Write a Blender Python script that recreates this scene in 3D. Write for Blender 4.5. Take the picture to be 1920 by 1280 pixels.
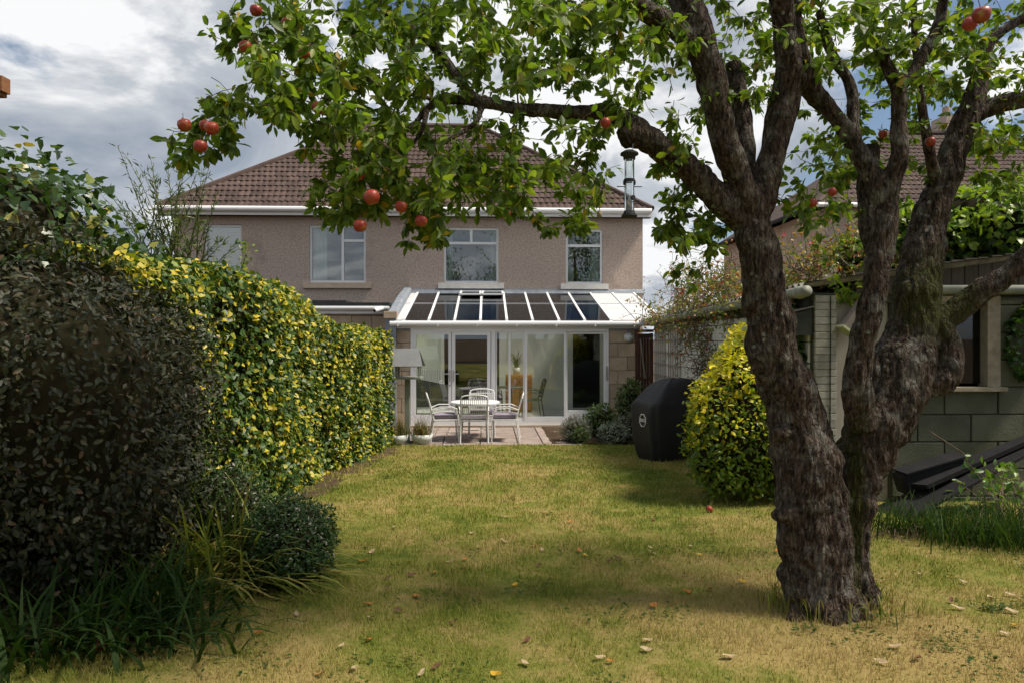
import bpy, bmesh, math, random
import numpy as np
from mathutils import Vector, Matrix, noise as mnoise

random.seed(7)
RNG = np.random.default_rng(11)
R = math.radians
for o in list(bpy.data.objects):
    bpy.data.objects.remove(o)
SC = bpy.context.scene
COL = SC.collection

# ------------------------------------------------------------------ camera
EYE = 1.89                      # eye height above the patio
FPX = 1333.0                    # focal length in photo pixels (25 mm)
YAW = R(2.0)
cam = bpy.data.cameras.new('camera')
cam.lens = 25.0
cam.sensor_width = 36.0
cam.shift_y = -0.0031
cam.clip_start = 0.05
cam.clip_end = 3000
camo = bpy.data.objects.new('camera', cam)
COL.objects.link(camo)
camo.location = (0, 0, EYE)
camo.rotation_euler = (R(90), 0, -YAW)
SC.camera = camo

# ------------------------------------------------------------------ sky and sun
SUN_EL, SUN_AZ = 57.0, 103.0    # azimuth from +Y, clockwise
w = bpy.data.worlds.new('World')
SC.world = w
w.use_nodes = True
nt = w.node_tree
nt.nodes.clear()
N = nt.nodes.new
L = nt.links.new
out = N('ShaderNodeOutputWorld')
sky = N('ShaderNodeTexSky')
sky.sky_type = 'NISHITA'
sky.sun_disc = False
sky.sun_elevation = R(SUN_EL)
sky.sun_rotation = R(SUN_AZ)
bg1 = N('ShaderNodeBackground')
bg1.inputs[1].default_value = 0.07
L(sky.outputs[0], bg1.inputs[0])
tc = N('ShaderNodeTexCoord')
sep = N('ShaderNodeSeparateXYZ')
L(tc.outputs['Generated'], sep.inputs[0])
zc = N('ShaderNodeMath'); zc.operation = 'MAXIMUM'; zc.inputs[1].default_value = 0.0
L(sep.outputs[2], zc.inputs[0])
za = N('ShaderNodeMath'); za.operation = 'ADD'; za.inputs[1].default_value = 0.42
L(zc.outputs[0], za.inputs[0])
dx = N('ShaderNodeMath'); dx.operation = 'DIVIDE'
dy = N('ShaderNodeMath'); dy.operation = 'DIVIDE'
L(sep.outputs[0], dx.inputs[0]); L(za.outputs[0], dx.inputs[1])
L(sep.outputs[1], dy.inputs[0]); L(za.outputs[0], dy.inputs[1])
cmb = N('ShaderNodeCombineXYZ')
L(dx.outputs[0], cmb.inputs[0]); L(dy.outputs[0], cmb.inputs[1])
def wnoise(scale, detail, rough, dist, offs):
    mp = N('ShaderNodeMapping'); mp.inputs['Location'].default_value = offs
    L(cmb.outputs[0], mp.inputs[0])
    n = N('ShaderNodeTexNoise')
    n.inputs['Scale'].default_value = scale
    n.inputs['Detail'].default_value = detail
    n.inputs['Roughness'].default_value = rough
    n.inputs['Distortion'].default_value = dist
    L(mp.outputs[0], n.inputs['Vector'])
    return n
def wramp(src, stops):
    r = N('ShaderNodeValToRGB')
    el = r.color_ramp.elements
    while len(el) < len(stops):
        el.new(0.5)
    for e, (p, c) in zip(el, stops):
        e.position = p
        e.color = (c, c, c, 1) if not isinstance(c, tuple) else (*c, 1)
    L(src, r.inputs[0])
    return r
n1 = wnoise(2.2, 8, 0.55, 0.3, (3.1, 1.7, 0))
cover = wramp(n1.outputs['Fac'], [(0.385, 0.0), (0.445, 1.0)])
n2 = wnoise(2.6, 7, 0.55, 0.4, (7.3, 4.1, 2.0))
shade = wramp(n2.outputs['Fac'], [(0.38, (0.22, 0.255, 0.31)), (0.49, (0.37, 0.395, 0.43)), (0.56, (0.66, 0.665, 0.67))])
bg2 = N('ShaderNodeBackground')
bg2.inputs[1].default_value = 1.0
L(shade.outputs[0], bg2.inputs[0])
mx = N('ShaderNodeMixShader')
L(cover.outputs[0], mx.inputs[0]); L(bg1.outputs[0], mx.inputs[1]); L(bg2.outputs[0], mx.inputs[2])
L(mx.outputs[0], out.inputs[0])

sun = bpy.data.lights.new('sun', 'SUN')
sun.energy = 4.2
sun.angle = R(11)
sun.color = (1.0, 0.91, 0.77)
suno = bpy.data.objects.new('sun', sun)
COL.objects.link(suno)
sd = Vector((math.sin(R(SUN_AZ)) * math.cos(R(SUN_EL)), math.cos(R(SUN_AZ)) * math.cos(R(SUN_EL)), math.sin(R(SUN_EL))))
suno.rotation_euler = sd.to_track_quat('Z', 'Y').to_euler()
suno.location = (0, 0, 30)

SC.view_settings.view_transform = 'Standard'
SC.view_settings.look = 'None'
SC.view_settings.gamma = 1
SC.view_settings.use_curve_mapping = False
SC.view_settings.exposure = 0.54
SC.render.engine = 'CYCLES'
SC.cycles.use_denoising = True
SC.cycles.max_bounces = 4
SC.cycles.diffuse_bounces = 2
SC.cycles.glossy_bounces = 2
SC.cycles.transmission_bounces = 4
SC.cycles.transparent_max_bounces = 8
SC.cycles.use_adaptive_sampling = True
SC.cycles.adaptive_threshold = 0.02
SC.cycles.caustics_reflective = False
SC.cycles.caustics_refractive = False

# ------------------------------------------------------------------ places
FW = Vector((math.sin(YAW), math.cos(YAW), 0))
RT = Vector((math.cos(YAW), -math.sin(YAW), 0))
def ray(px, py):
    return FW + RT * ((px - 960) / FPX) + Vector((0, 0, (634 - py) / FPX))
def at(px, py, d):              # the point seen at a photo pixel, d metres ahead
    return Vector((0, 0, EYE)) + ray(px, py) * d
def atY(px, py, Y):
    r = ray(px, py)
    return Vector((0, 0, EYE)) + r * (Y / r.y)
def XY(px, Y):
    return atY(px, 634, Y).x
def ZY(py, Y):
    return EYE + (634 - py) / FPX * Y
def gz(y):                      # the lawn rises gently away from the patio
    y = max(y, -6.0)
    return 0.035 * (12.6 - y) if y < 12.6 else 0.0
def ground(px, py):
    t = (py - 634) / FPX
    d = 1.449 / (t - 0.035)
    p = at(px, py, d)
    p.z = gz(p.y)
    return p

# ------------------------------------------------------------------ materials
def new_mat(name):
    m = bpy.data.materials.new(name)
    m.use_nodes = True
    t = m.node_tree
    t.nodes.clear()
    return m, t
def nd(t, kind, **kw):
    n = t.nodes.new(kind)
    for k, v in kw.items():
        if k in n.inputs:
            n.inputs[k].default_value = v
        else:
            setattr(n, k, v)
    return n
def ramp(t, src, stops):
    r = t.nodes.new('ShaderNodeValToRGB')
    el = r.color_ramp.elements
    while len(el) < len(stops):
        el.new(0.5)
    for e, (p, c) in zip(el, stops):
        e.position = p
        e.color = (*c, 1)
    t.links.new(src, r.inputs[0])
    return r
def solid(name, c1, c2=None, scale=8, rough=0.7, bump=0.0, bscale=60, stretch=(1, 1, 1), spec=0.4, metal=0.0,
          rnd=0.0, spots=None):
    m, t = new_mat(name)
    o = nd(t, 'ShaderNodeOutputMaterial')
    b = nd(t, 'ShaderNodeBsdfPrincipled', Roughness=rough, Metallic=metal)
    b.inputs['Specular IOR Level'].default_value = spec
    t.links.new(b.outputs[0], o.inputs[0])
    c2 = c2 or c1
    co = nd(t, 'ShaderNodeTexCoord')
    mp = nd(t, 'ShaderNodeMapping')
    mp.inputs['Scale'].default_value = stretch
    t.links.new(co.outputs['Object'], mp.inputs[0])
    vec = mp.outputs[0]
    if rnd:
        oi = nd(t, 'ShaderNodeObjectInfo')
        ad = nd(t, 'ShaderNodeVectorMath', operation='MULTIPLY_ADD')
        t.links.new(oi.outputs['Random'], ad.inputs[0])
        ad.inputs[1].default_value = (31, 17, 23)
        t.links.new(vec, ad.inputs[2])
        vec = ad.outputs[0]
    n = nd(t, 'ShaderNodeTexNoise', Scale=scale, Detail=7.0, Roughness=0.62)
    t.links.new(vec, n.inputs['Vector'])
    r = ramp(t, n.outputs['Fac'], [(0.3, c1), (0.7, c2)])
    col = r.outputs[0]
    if spots:                                   # (colour, scale, low, high)
        n3 = nd(t, 'ShaderNodeTexNoise', Scale=spots[1], Detail=5.0, Roughness=0.7)
        t.links.new(vec, n3.inputs['Vector'])
        f = ramp(t, n3.outputs['Fac'], [(spots[2], (0, 0, 0)), (spots[3], (1, 1, 1))])
        mxc = nd(t, 'ShaderNodeMix', data_type='RGBA')
        t.links.new(f.outputs[0], mxc.inputs[0])
        t.links.new(col, mxc.inputs[6])
        mxc.inputs[7].default_value = (*spots[0], 1)
        col = mxc.outputs[2]
    if rnd:
        hs = nd(t, 'ShaderNodeHueSaturation')
        mr = nd(t, 'ShaderNodeMapRange')
        mr.inputs[3].default_value = 1 - rnd
        mr.inputs[4].default_value = 1 + rnd
        t.links.new(oi.outputs['Random'], mr.inputs[0])
        t.links.new(mr.outputs[0], hs.inputs['Value'])
        t.links.new(col, hs.inputs['Color'])
        col = hs.outputs[0]
    t.links.new(col, b.inputs['Base Color'])
    if bump:
        nb = nd(t, 'ShaderNodeTexNoise', Scale=bscale, Detail=5.0, Roughness=0.65)
        t.links.new(vec, nb.inputs['Vector'])
        bp = nd(t, 'ShaderNodeBump', Strength=bump, Distance=0.02)
        t.links.new(nb.outputs['Fac'], bp.inputs['Height'])
        t.links.new(bp.outputs[0], b.inputs['Normal'])
    return m
def leafy(name, stops, rough=0.45, trans=0.35, spec=0.45):
    """leaf colour from the per-leaf 'tint' value; light passes through the blade"""
    m, t = new_mat(name)
    o = nd(t, 'ShaderNodeOutputMaterial')
    b = nd(t, 'ShaderNodeBsdfPrincipled', Roughness=rough)
    b.inputs['Specular IOR Level'].default_value = spec
    tr = nd(t, 'ShaderNodeBsdfTranslucent')
    ms = nd(t, 'ShaderNodeMixShader', Fac=trans)
    a = nd(t, 'ShaderNodeAttribute', attribute_name='tint')
    r = ramp(t, a.outputs['Fac'], stops)
    t.links.new(r.outputs[0], b.inputs['Base Color'])
    g = nd(t, 'ShaderNodeMix', data_type='RGBA', blend_type='MULTIPLY')
    g.inputs[0].default_value = 1.0
    t.links.new(r.outputs[0], g.inputs[6])
    g.inputs[7].default_value = (1.5, 1.6, 0.7, 1)
    t.links.new(g.outputs[2], tr.inputs[0])
    t.links.new(b.outputs[0], ms.inputs[1])
    t.links.new(tr.outputs[0], ms.inputs[2])
    t.links.new(ms.outputs[0], o.inputs[0])
    return m
def glassy(name, tint=(1, 1, 1), refl=0.16):
    m, t = new_mat(name)
    o = nd(t, 'ShaderNodeOutputMaterial')
    tr = nd(t, 'ShaderNodeBsdfTransparent', Color=(*tint, 1))
    gl = nd(t, 'ShaderNodeBsdfGlossy', Roughness=0.0)
    gl.inputs['Color'].default_value = (0.95, 0.97, 1, 1)
    fr = nd(t, 'ShaderNodeFresnel', IOR=1.5)
    ad = nd(t, 'ShaderNodeMath', operation='MULTIPLY_ADD')
    ad.inputs[1].default_value = 1.0
    ad.inputs[2].default_value = refl - 0.04
    t.links.new(fr.outputs[0], ad.inputs[0])
    cl = nd(t, 'ShaderNodeMath', operation='MINIMUM')
    cl.inputs[1].default_value = 1.0
    t.links.new(ad.outputs[0], cl.inputs[0])
    ms = nd(t, 'ShaderNodeMixShader')
    t.links.new(cl.outputs[0], ms.inputs[0])
    t.links.new(tr.outputs[0], ms.inputs[1])
    t.links.new(gl.outputs[0], ms.inputs[2])
    t.links.new(ms.outputs[0], o.inputs[0])
    return m

M = {}
M['dash'] = solid('pebbledash', (0.33, 0.255, 0.215), (0.66, 0.54, 0.46), scale=24, rough=0.95, bump=0.9, bscale=75,
                  spec=0.1, spots=((0.30, 0.23, 0.19), 1.1, 0.54, 0.78))
M['tile'] = solid('concrete_tile', (0.050, 0.034, 0.030), (0.098, 0.066, 0.056), scale=5, rough=0.85, bump=0.25, bscale=70,
                  spec=0.25, rnd=0.22, spots=((0.30, 0.29, 0.26), 16, 0.70, 0.76))
M['upvc'] = solid('white_upvc', (0.74, 0.75, 0.77), (0.80, 0.81, 0.82), scale=3, rough=0.35)
M['whitepaint'] = solid('white_painted_masonry', (0.50, 0.49, 0.45), (0.68, 0.67, 0.63), scale=6, rough=0.85, bump=0.3,
                        bscale=40, rnd=0.06)
M['pierpaint'] = solid('dull_white_painted_brick', (0.24, 0.23, 0.19), (0.36, 0.35, 0.30), scale=9, rough=0.9, bump=0.3, rnd=0.08)  # duller beige-grey than the white side wall
M['sill'] = solid('painted_stone', (0.58, 0.56, 0.52), (0.70, 0.68, 0.64), scale=7, rough=0.8, bump=0.15)
M['sillstone'] = solid('bare_stone_sill', (0.36, 0.29, 0.22), (0.46, 0.38, 0.30), scale=7, rough=0.85, bump=0.2)
M['stone'] = solid('buff_stone', (0.33, 0.255, 0.175), (0.46, 0.365, 0.265), scale=4, rough=0.9, bump=0.3, bscale=45, rnd=0.12)
M['mortar'] = solid('mortar', (0.30, 0.26, 0.21), (0.38, 0.33, 0.27), scale=20, rough=0.95, bump=0.3)
M['lead'] = solid('lead_flashing', (0.14, 0.16, 0.19), (0.27, 0.30, 0.34), scale=6, rough=0.55, bump=0.35, bscale=9)
M['glass'] = glassy('window_glass', (0.86, 0.90, 0.88), 0.13)
M['doorglass'] = glassy('door_glass', (0.93, 0.96, 0.93), 0.10)
M['roofglass'] = glassy('roof_glass', (0.96, 0.96, 0.96), 0.09)
M['poly'] = solid('white_polycarbonate', (0.52, 0.53, 0.55), (0.60, 0.61, 0.63), scale=2.5, rough=0.45)
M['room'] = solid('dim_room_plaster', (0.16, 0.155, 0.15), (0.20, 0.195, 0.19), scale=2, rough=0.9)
M['plaster'] = solid('pale_green_plaster', (0.74, 0.78, 0.71), (0.80, 0.83, 0.77), scale=1.5, rough=0.8)
M['floortile'] = solid('pale_floor_tile', (0.58, 0.59, 0.57), (0.66, 0.67, 0.65), scale=3, rough=0.3)
M['curtain'] = solid('curtain_cloth', (0.55, 0.60, 0.60), (0.66, 0.70, 0.70), scale=4, rough=0.9)
M['blind'] = solid('blind_slat', (0.40, 0.44, 0.50), (0.48, 0.52, 0.58), scale=4, rough=0.6)
M['slab'] = solid('patio_slab', (0.21, 0.165, 0.145), (0.36, 0.29, 0.26), scale=5, rough=0.9, bump=0.3, bscale=35, rnd=0.14,
                  spots=((0.13, 0.11, 0.09), 3, 0.58, 0.72))
M['soil'] = solid('soil', (0.045, 0.030, 0.020), (0.10, 0.07, 0.045), scale=9, rough=1.0, bump=0.8, bscale=30, spec=0.1)
M['felt'] = solid('roofing_felt', (0.020, 0.022, 0.026), (0.04, 0.042, 0.048), scale=10, rough=0.9, bump=0.2)
M['gatewood'] = solid('red_brown_gate_wood', (0.050, 0.022, 0.015), (0.105, 0.045, 0.030), scale=6, rough=0.7, stretch=(8, 8, 0.7),
                      bump=0.3, bscale=20, rnd=0.12)
M['oldwood'] = solid('dark_weathered_board', (0.035, 0.030, 0.022), (0.075, 0.062, 0.045), scale=5, rough=0.9, stretch=(8, 8, 0.6),
                     bump=0.4, bscale=20, rnd=0.15)
M['beam'] = solid('brown_stained_timber', (0.16, 0.065, 0.025), (0.26, 0.115, 0.045), scale=5, rough=0.6, stretch=(0.6, 8, 8), bump=0.2)
M['lath'] = solid('weathered_lath', (0.20, 0.165, 0.135), (0.32, 0.27, 0.23), scale=9, rough=0.9, bump=0.2)
M['shedblock'] = solid('shade_toned_green_block', (0.066, 0.072, 0.046), (0.105, 0.112, 0.075), scale=3.5, rough=0.9, bump=0.35,
                       bscale=50, rnd=0.07, spots=((0.06, 0.064, 0.04), 2.2, 0.55, 0.75))  # pale green paint darkened, tree shade put into the colour
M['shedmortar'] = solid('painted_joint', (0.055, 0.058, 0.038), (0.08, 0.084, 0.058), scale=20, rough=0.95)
M['corrug'] = solid('corrugated_cement_sheet', (0.15, 0.14, 0.125), (0.29, 0.28, 0.25), scale=8, rough=0.9, bump=0.3,
                    spots=((0.09, 0.09, 0.06), 6, 0.55, 0.7))
M['gutter'] = solid('old_plastic_gutter', (0.17, 0.185, 0.145), (0.27, 0.28, 0.235), scale=5, rough=0.6)
M['beige'] = solid('beige_painted_door', (0.34, 0.31, 0.25), (0.42, 0.385, 0.32), scale=4, rough=0.7)
M['framewood'] = solid('peeling_cream_frame', (0.20, 0.17, 0.12), (0.34, 0.30, 0.22), scale=14, rough=0.85, bump=0.3)
M['darkglass'] = glassy('dark_shed_glass', (0.25, 0.27, 0.26), 0.07)  # dark tint dims whatever shows through
M['black'] = solid('black_rubber', (0.008, 0.008, 0.009), (0.018, 0.018, 0.020), scale=5, rough=0.85, spec=0.2, bump=0.2, bscale=30)
M['cover'] = solid('black_barbecue_cover', (0.010, 0.010, 0.012), (0.019, 0.018, 0.020), scale=3, rough=0.62, bump=0.3, bscale=14)
M['print'] = solid('white_print', (0.62, 0.62, 0.62), rough=0.7)
M['metal'] = solid('white_painted_metal', (0.66, 0.66, 0.66), (0.76, 0.76, 0.77), scale=12, rough=0.4)
M['cushion'] = solid('mauve_grey_cushion', (0.20, 0.17, 0.22), (0.28, 0.245, 0.30), scale=9, rough=0.95, bump=0.3, bscale=200)
M['greengrey'] = solid('grey_green_paint', (0.185, 0.205, 0.175), (0.235, 0.255, 0.22), scale=6, rough=0.75, bump=0.1)
M['slate'] = solid('grey_painted_board', (0.13, 0.135, 0.14), (0.17, 0.175, 0.18), scale=5, rough=0.7)
M['bowl'] = solid('pale_glazed_pot', (0.46, 0.50, 0.49), (0.56, 0.60, 0.59), scale=4, rough=0.35)
M['chrome'] = solid('brushed_metal', (0.55, 0.55, 0.55), rough=0.3, metal=0.9)
M['darkmetal'] = solid('dark_bronze_metal', (0.035, 0.04, 0.035), (0.06, 0.065, 0.06), scale=10, rough=0.5)
M['orange'] = solid('orange_wood_veneer', (0.34, 0.135, 0.045), (0.46, 0.20, 0.075), scale=4, rough=0.5, stretch=(1, 1, 6))
M['boxdark'] = solid('dark_green_birdbox', (0.020, 0.024, 0.018), (0.035, 0.04, 0.03), scale=8, rough=0.8)
M['boxgrey'] = solid('grey_brown_box', (0.15, 0.13, 0.11), (0.21, 0.185, 0.16), scale=8, rough=0.85)
M['limewood'] = solid('pale_green_wood', (0.36, 0.40, 0.24), (0.45, 0.48, 0.31), scale=10, rough=0.8)
M['tube'] = glassy('clear_feeder_tube', (0.90, 0.93, 0.92), 0.14)
M['seed'] = solid('bird_seed', (0.20, 0.16, 0.10), (0.34, 0.28, 0.19), scale=60, rough=0.9)
M['core'] = solid('inner_shade', (0.012, 0.012, 0.006), (0.03, 0.026, 0.014), scale=12, rough=1.0, spec=0.05)  # near-black colour stands in for inner shade
M['stem'] = solid('brown_stem', (0.075, 0.050, 0.032), (0.15, 0.105, 0.07), scale=20, rough=0.9)
M['greenstem'] = solid('green_brown_stem', (0.07, 0.07, 0.03), (0.12, 0.11, 0.05), scale=20, rough=0.8)
M['apple'] = solid('red_apple_skin', (0.29, 0.016, 0.020), (0.27, 0.060, 0.026), scale=22, rough=0.4, rnd=0.15, spots=((0.36, 0.24, 0.05), 18, 0.56, 0.72))

APPLE = [(0.0, (0.040, 0.080, 0.010)), (0.45, (0.105, 0.170, 0.018)), (0.80, (0.21, 0.27, 0.030)), (0.92, (0.22, 0.22, 0.03)), (1.0, (0.42, 0.27, 0.025))]
M['appleleaf'] = leafy('apple_leaf', APPLE, 0.48, 0.46, 0.35)
M['ivy'] = leafy('variegated_ivy_leaf', [(0.0, (0.020, 0.052, 0.010)), (0.55, (0.058, 0.115, 0.016)), (0.72, (0.19, 0.24, 0.022)), (1.0, (0.60, 0.46, 0.035))], 0.45, 0.25, 0.4)
M['darkleaf'] = leafy('dull_grey_green_leaf', [(0.0, (0.014, 0.019, 0.009)), (0.6, (0.034, 0.042, 0.018)), (0.85, (0.075, 0.070, 0.032)), (1.0, (0.09, 0.05, 0.028))], 0.5, 0.15, 0.3)
M['mound'] = leafy('climber_leaf', [(0.0, (0.018, 0.045, 0.012)), (0.6, (0.05, 0.10, 0.02)), (0.86, (0.13, 0.19, 0.03)), (1.0, (0.40, 0.30, 0.05))], 0.35, 0.25, 0.6)
M['choisya'] = leafy('golden_shrub_leaf', [(0.0, (0.050, 0.105, 0.010)), (0.5, (0.16, 0.24, 0.016)), (0.75, (0.48, 0.45, 0.020)), (1.0, (0.78, 0.62, 0.030))], 0.4, 0.35)
M['willow'] = leafy('slender_leaf', [(0.0, (0.035, 0.060, 0.018)), (0.7, (0.080, 0.120, 0.030)), (1.0, (0.17, 0.21, 0.05))], 0.45, 0.35)
M['flowerbush'] = leafy('small_dark_leaf', [(0.0, (0.022, 0.050, 0.014)), (0.9, (0.055, 0.105, 0.030)), (0.985, (0.06, 0.11, 0.03)), (1.0, (0.40, 0.37, 0.34))], 0.5, 0.2, 0.3)
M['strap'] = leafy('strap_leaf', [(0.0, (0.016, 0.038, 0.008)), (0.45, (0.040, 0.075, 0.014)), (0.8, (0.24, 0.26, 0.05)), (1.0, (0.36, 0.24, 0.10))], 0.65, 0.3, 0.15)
M['autumn'] = leafy('autumn_creeper_leaf', [(0.0, (0.06, 0.11, 0.016)), (0.45, (0.18, 0.22, 0.025)), (0.7, (0.36, 0.25, 0.03)), (0.88, (0.34, 0.09, 0.03)), (1.0, (0.30, 0.03, 0.02))], 0.45, 0.35)
M['lime'] = leafy('lime_green_leaf', [(0.0, (0.018, 0.048, 0.012)), (0.5, (0.06, 0.13, 0.016)), (1.0, (0.24, 0.33, 0.03))], 0.4, 0.35)
M['herb'] = leafy('herb_leaf', [(0.0, (0.035, 0.075, 0.020)), (1.0, (0.12, 0.18, 0.045))], 0.6, 0.25)
M['lavender'] = leafy('lavender_leaf', [(0.0, (0.07, 0.085, 0.06)), (0.7, (0.16, 0.18, 0.13)), (1.0, (0.20, 0.155, 0.19))], 0.7, 0.2)
M['silver'] = leafy('silvery_leaf', [(0.0, (0.10, 0.13, 0.09)), (0.6, (0.24, 0.27, 0.21)), (1.0, (0.40, 0.38, 0.34))], 0.7, 0.2)
M['heather'] = leafy('heather_leaf', [(0.0, (0.05, 0.07, 0.02)), (0.6, (0.13, 0.14, 0.035)), (1.0, (0.27, 0.13, 0.06))], 0.7, 0.25)
M['farleaf'] = leafy('far_tree_leaf', [(0.0, (0.025, 0.05, 0.012)), (1.0, (0.07, 0.11, 0.025))], 0.5, 0.3)
for nm, c in (('yellow', (0.62, 0.36, 0.02)), ('orange', (0.46, 0.17, 0.025)), ('brown', (0.15, 0.06, 0.03)), ('pale', (0.46, 0.34, 0.20))):
    M['fall_' + nm] = solid('fallen_leaf_' + nm, tuple(v * 0.85 for v in c), tuple(v * 0.65 for v in c), scale=30, rough=0.7)

def bark_mat():
    m, t = new_mat('apple_bark')
    o = nd(t, 'ShaderNodeOutputMaterial')
    b = nd(t, 'ShaderNodeBsdfPrincipled', Roughness=0.9)
    b.inputs['Specular IOR Level'].default_value = 0.2
    co = nd(t, 'ShaderNodeTexCoord')
    mp = nd(t, 'ShaderNodeMapping'); mp.inputs['Scale'].default_value = (1, 1, 0.28)
    t.links.new(co.outputs['Object'], mp.inputs[0])
    n = nd(t, 'ShaderNodeTexNoise', Scale=48.0, Detail=8.0, Roughness=0.72, Distortion=0.5)
    t.links.new(mp.outputs[0], n.inputs['Vector'])
    mp2 = nd(t, 'ShaderNodeMapping'); mp2.inputs['Scale'].default_value = (1, 1, 0.24)
    nw = nd(t, 'ShaderNodeTexNoise', Scale=14.0, Detail=4.0)
    t.links.new(co.outputs['Object'], nw.inputs['Vector'])
    wv = nd(t, 'ShaderNodeVectorMath', operation='MULTIPLY_ADD'); wv.inputs[1].default_value = (0.05, 0.05, 0.05)
    t.links.new(nw.outputs['Color'], wv.inputs[0]); t.links.new(co.outputs['Object'], wv.inputs[2])
    t.links.new(wv.outputs[0], mp2.inputs[0])
    pl = nd(t, 'ShaderNodeTexVoronoi', Scale=42.0, feature='DISTANCE_TO_EDGE')
    t.links.new(mp2.outputs[0], pl.inputs['Vector'])
    pf = ramp(t, pl.outputs['Distance'], [(0.02, (0, 0, 0)), (0.16, (1, 1, 1))])
    base = ramp(t, n.outputs['Fac'], [(0.38, (0.012, 0.008, 0.006)), (0.5, (0.075, 0.052, 0.038)), (0.66, (0.20, 0.155, 0.12))])
    # pale lichen patches
    n2 = nd(t, 'ShaderNodeTexNoise', Scale=9.0, Detail=6.0, Roughness=0.7)
    t.links.new(co.outputs['Object'], n2.inputs['Vector'])
    lf = ramp(t, n2.outputs['Fac'], [(0.50, (0, 0, 0)), (0.64, (0.75, 0.75, 0.75))])
    m1 = nd(t, 'ShaderNodeMix', data_type='RGBA')
    t.links.new(lf.outputs[0], m1.inputs[0]); t.links.new(base.outputs[0], m1.inputs[6])
    m1.inputs[7].default_value = (0.26, 0.25, 0.22, 1)
    vo = nd(t, 'ShaderNodeTexVoronoi', Scale=17.0)
    t.links.new(co.outputs['Object'], vo.inputs['Vector'])
    vf = ramp(t, vo.outputs['Distance'], [(0.16, (1, 1, 1)), (0.24, (0, 0, 0))])
    n4 = nd(t, 'ShaderNodeTexNoise', Scale=3.5, Detail=2.0)
    t.links.new(co.outputs['Object'], n4.inputs['Vector'])
    vf2 = ramp(t, n4.outputs['Fac'], [(0.52, (0, 0, 0)), (0.6, (0.8, 0.8, 0.8))])
    sz_ = nd(t, 'ShaderNodeSeparateXYZ'); t.links.new(co.outputs['Object'], sz_.inputs[0])
    zm = nd(t, 'ShaderNodeMapRange'); zm.inputs[1].default_value = 0.8; zm.inputs[2].default_value = 1.6
    t.links.new(sz_.outputs[2], zm.inputs[0])
    v0 = nd(t, 'ShaderNodeMath', operation='MULTIPLY')
    t.links.new(vf.outputs[0], v0.inputs[0]); t.links.new(zm.outputs[0], v0.inputs[1])
    vm = nd(t, 'ShaderNodeMath', operation='MULTIPLY')
    t.links.new(v0.outputs[0], vm.inputs[0]); t.links.new(vf2.outputs[0], vm.inputs[1])
    m2 = nd(t, 'ShaderNodeMix', data_type='RGBA')
    t.links.new(vm.outputs[0], m2.inputs[0]); t.links.new(m1.outputs[2], m2.inputs[6])
    m2.inputs[7].default_value = (0.34, 0.35, 0.30, 1)
    # moss, kept as a per-vertex growth value
    a = nd(t, 'ShaderNodeAttribute', attribute_name='moss')
    n3 = nd(t, 'ShaderNodeTexNoise', Scale=22.0, Detail=6.0, Roughness=0.7)
    t.links.new(co.outputs['Object'], n3.inputs['Vector'])
    mm = nd(t, 'ShaderNodeMath', operation='MULTIPLY')
    t.links.new(a.outputs['Fac'], mm.inputs[0]); t.links.new(n3.outputs['Fac'], mm.inputs[1])
    mf = ramp(t, mm.outputs[0], [(0.22, (0, 0, 0)), (0.45, (1, 1, 1))])
    m3 = nd(t, 'ShaderNodeMix', data_type='RGBA')
    t.links.new(mf.outputs[0], m3.inputs[0]); t.links.new(m2.outputs[2], m3.inputs[6])
    m3.inputs[7].default_value = (0.055, 0.060, 0.014, 1)
    cm = nd(t, 'ShaderNodeMix', data_type='RGBA', blend_type='MULTIPLY'); cm.inputs[0].default_value = 0.34
    t.links.new(m3.outputs[2], cm.inputs[6]); t.links.new(pf.outputs[0], cm.inputs[7])
    t.links.new(cm.outputs[2], b.inputs['Base Color'])
    hh = nd(t, 'ShaderNodeMath', operation='MULTIPLY_ADD'); hh.inputs[1].default_value = 0.4
    t.links.new(pf.outputs[0], hh.inputs[0]); t.links.new(n.outputs['Fac'], hh.inputs[2])
    bp = nd(t, 'ShaderNodeBump', Strength=1.0, Distance=0.03)
    t.links.new(hh.outputs[0], bp.inputs['Height'])
    t.links.new(bp.outputs[0], b.inputs['Normal'])
    t.links.new(b.outputs[0], o.inputs[0])
    return m
M['bark'] = bark_mat()

def turf_nodes(t):
    """dry and green patches in the turf, by place in the garden"""
    g = nd(t, 'ShaderNodeNewGeometry')
    n1 = nd(t, 'ShaderNodeTexNoise', Scale=0.85, Detail=5.0, Roughness=0.62, Distortion=0.4)
    n2 = nd(t, 'ShaderNodeTexNoise', Scale=4.5, Detail=5.0, Roughness=0.7)
    t.links.new(g.outputs['Position'], n1.inputs['Vector'])
    t.links.new(g.outputs['Position'], n2.inputs['Vector'])
    ds = nd(t, 'ShaderNodeVectorMath', operation='DISTANCE')
    t.links.new(g.outputs['Position'], ds.inputs[0])
    ds.inputs[1].default_value = (2.4, 3.4, 0.3)
    mr = nd(t, 'ShaderNodeMapRange')
    mr.inputs[1].default_value = 0.3; mr.inputs[2].default_value = 2.4
    mr.inputs[3].default_value = 0.24; mr.inputs[4].default_value = 0.0
    t.links.new(ds.outputs['Value'], mr.inputs[0])
    a1 = nd(t, 'ShaderNodeMath', operation='MULTIPLY_ADD'); a1.inputs[1].default_value = 1.35
    t.links.new(n1.outputs['Fac'], a1.inputs[0]); t.links.new(mr.outputs[0], a1.inputs[2])
    a2 = nd(t, 'ShaderNodeMath', operation='MULTIPLY_ADD'); a2.inputs[1].default_value = 0.95
    t.links.new(n2.outputs['Fac'], a2.inputs[0]); t.links.new(a1.outputs[0], a2.inputs[2])
    return a2.outputs[0]
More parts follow.
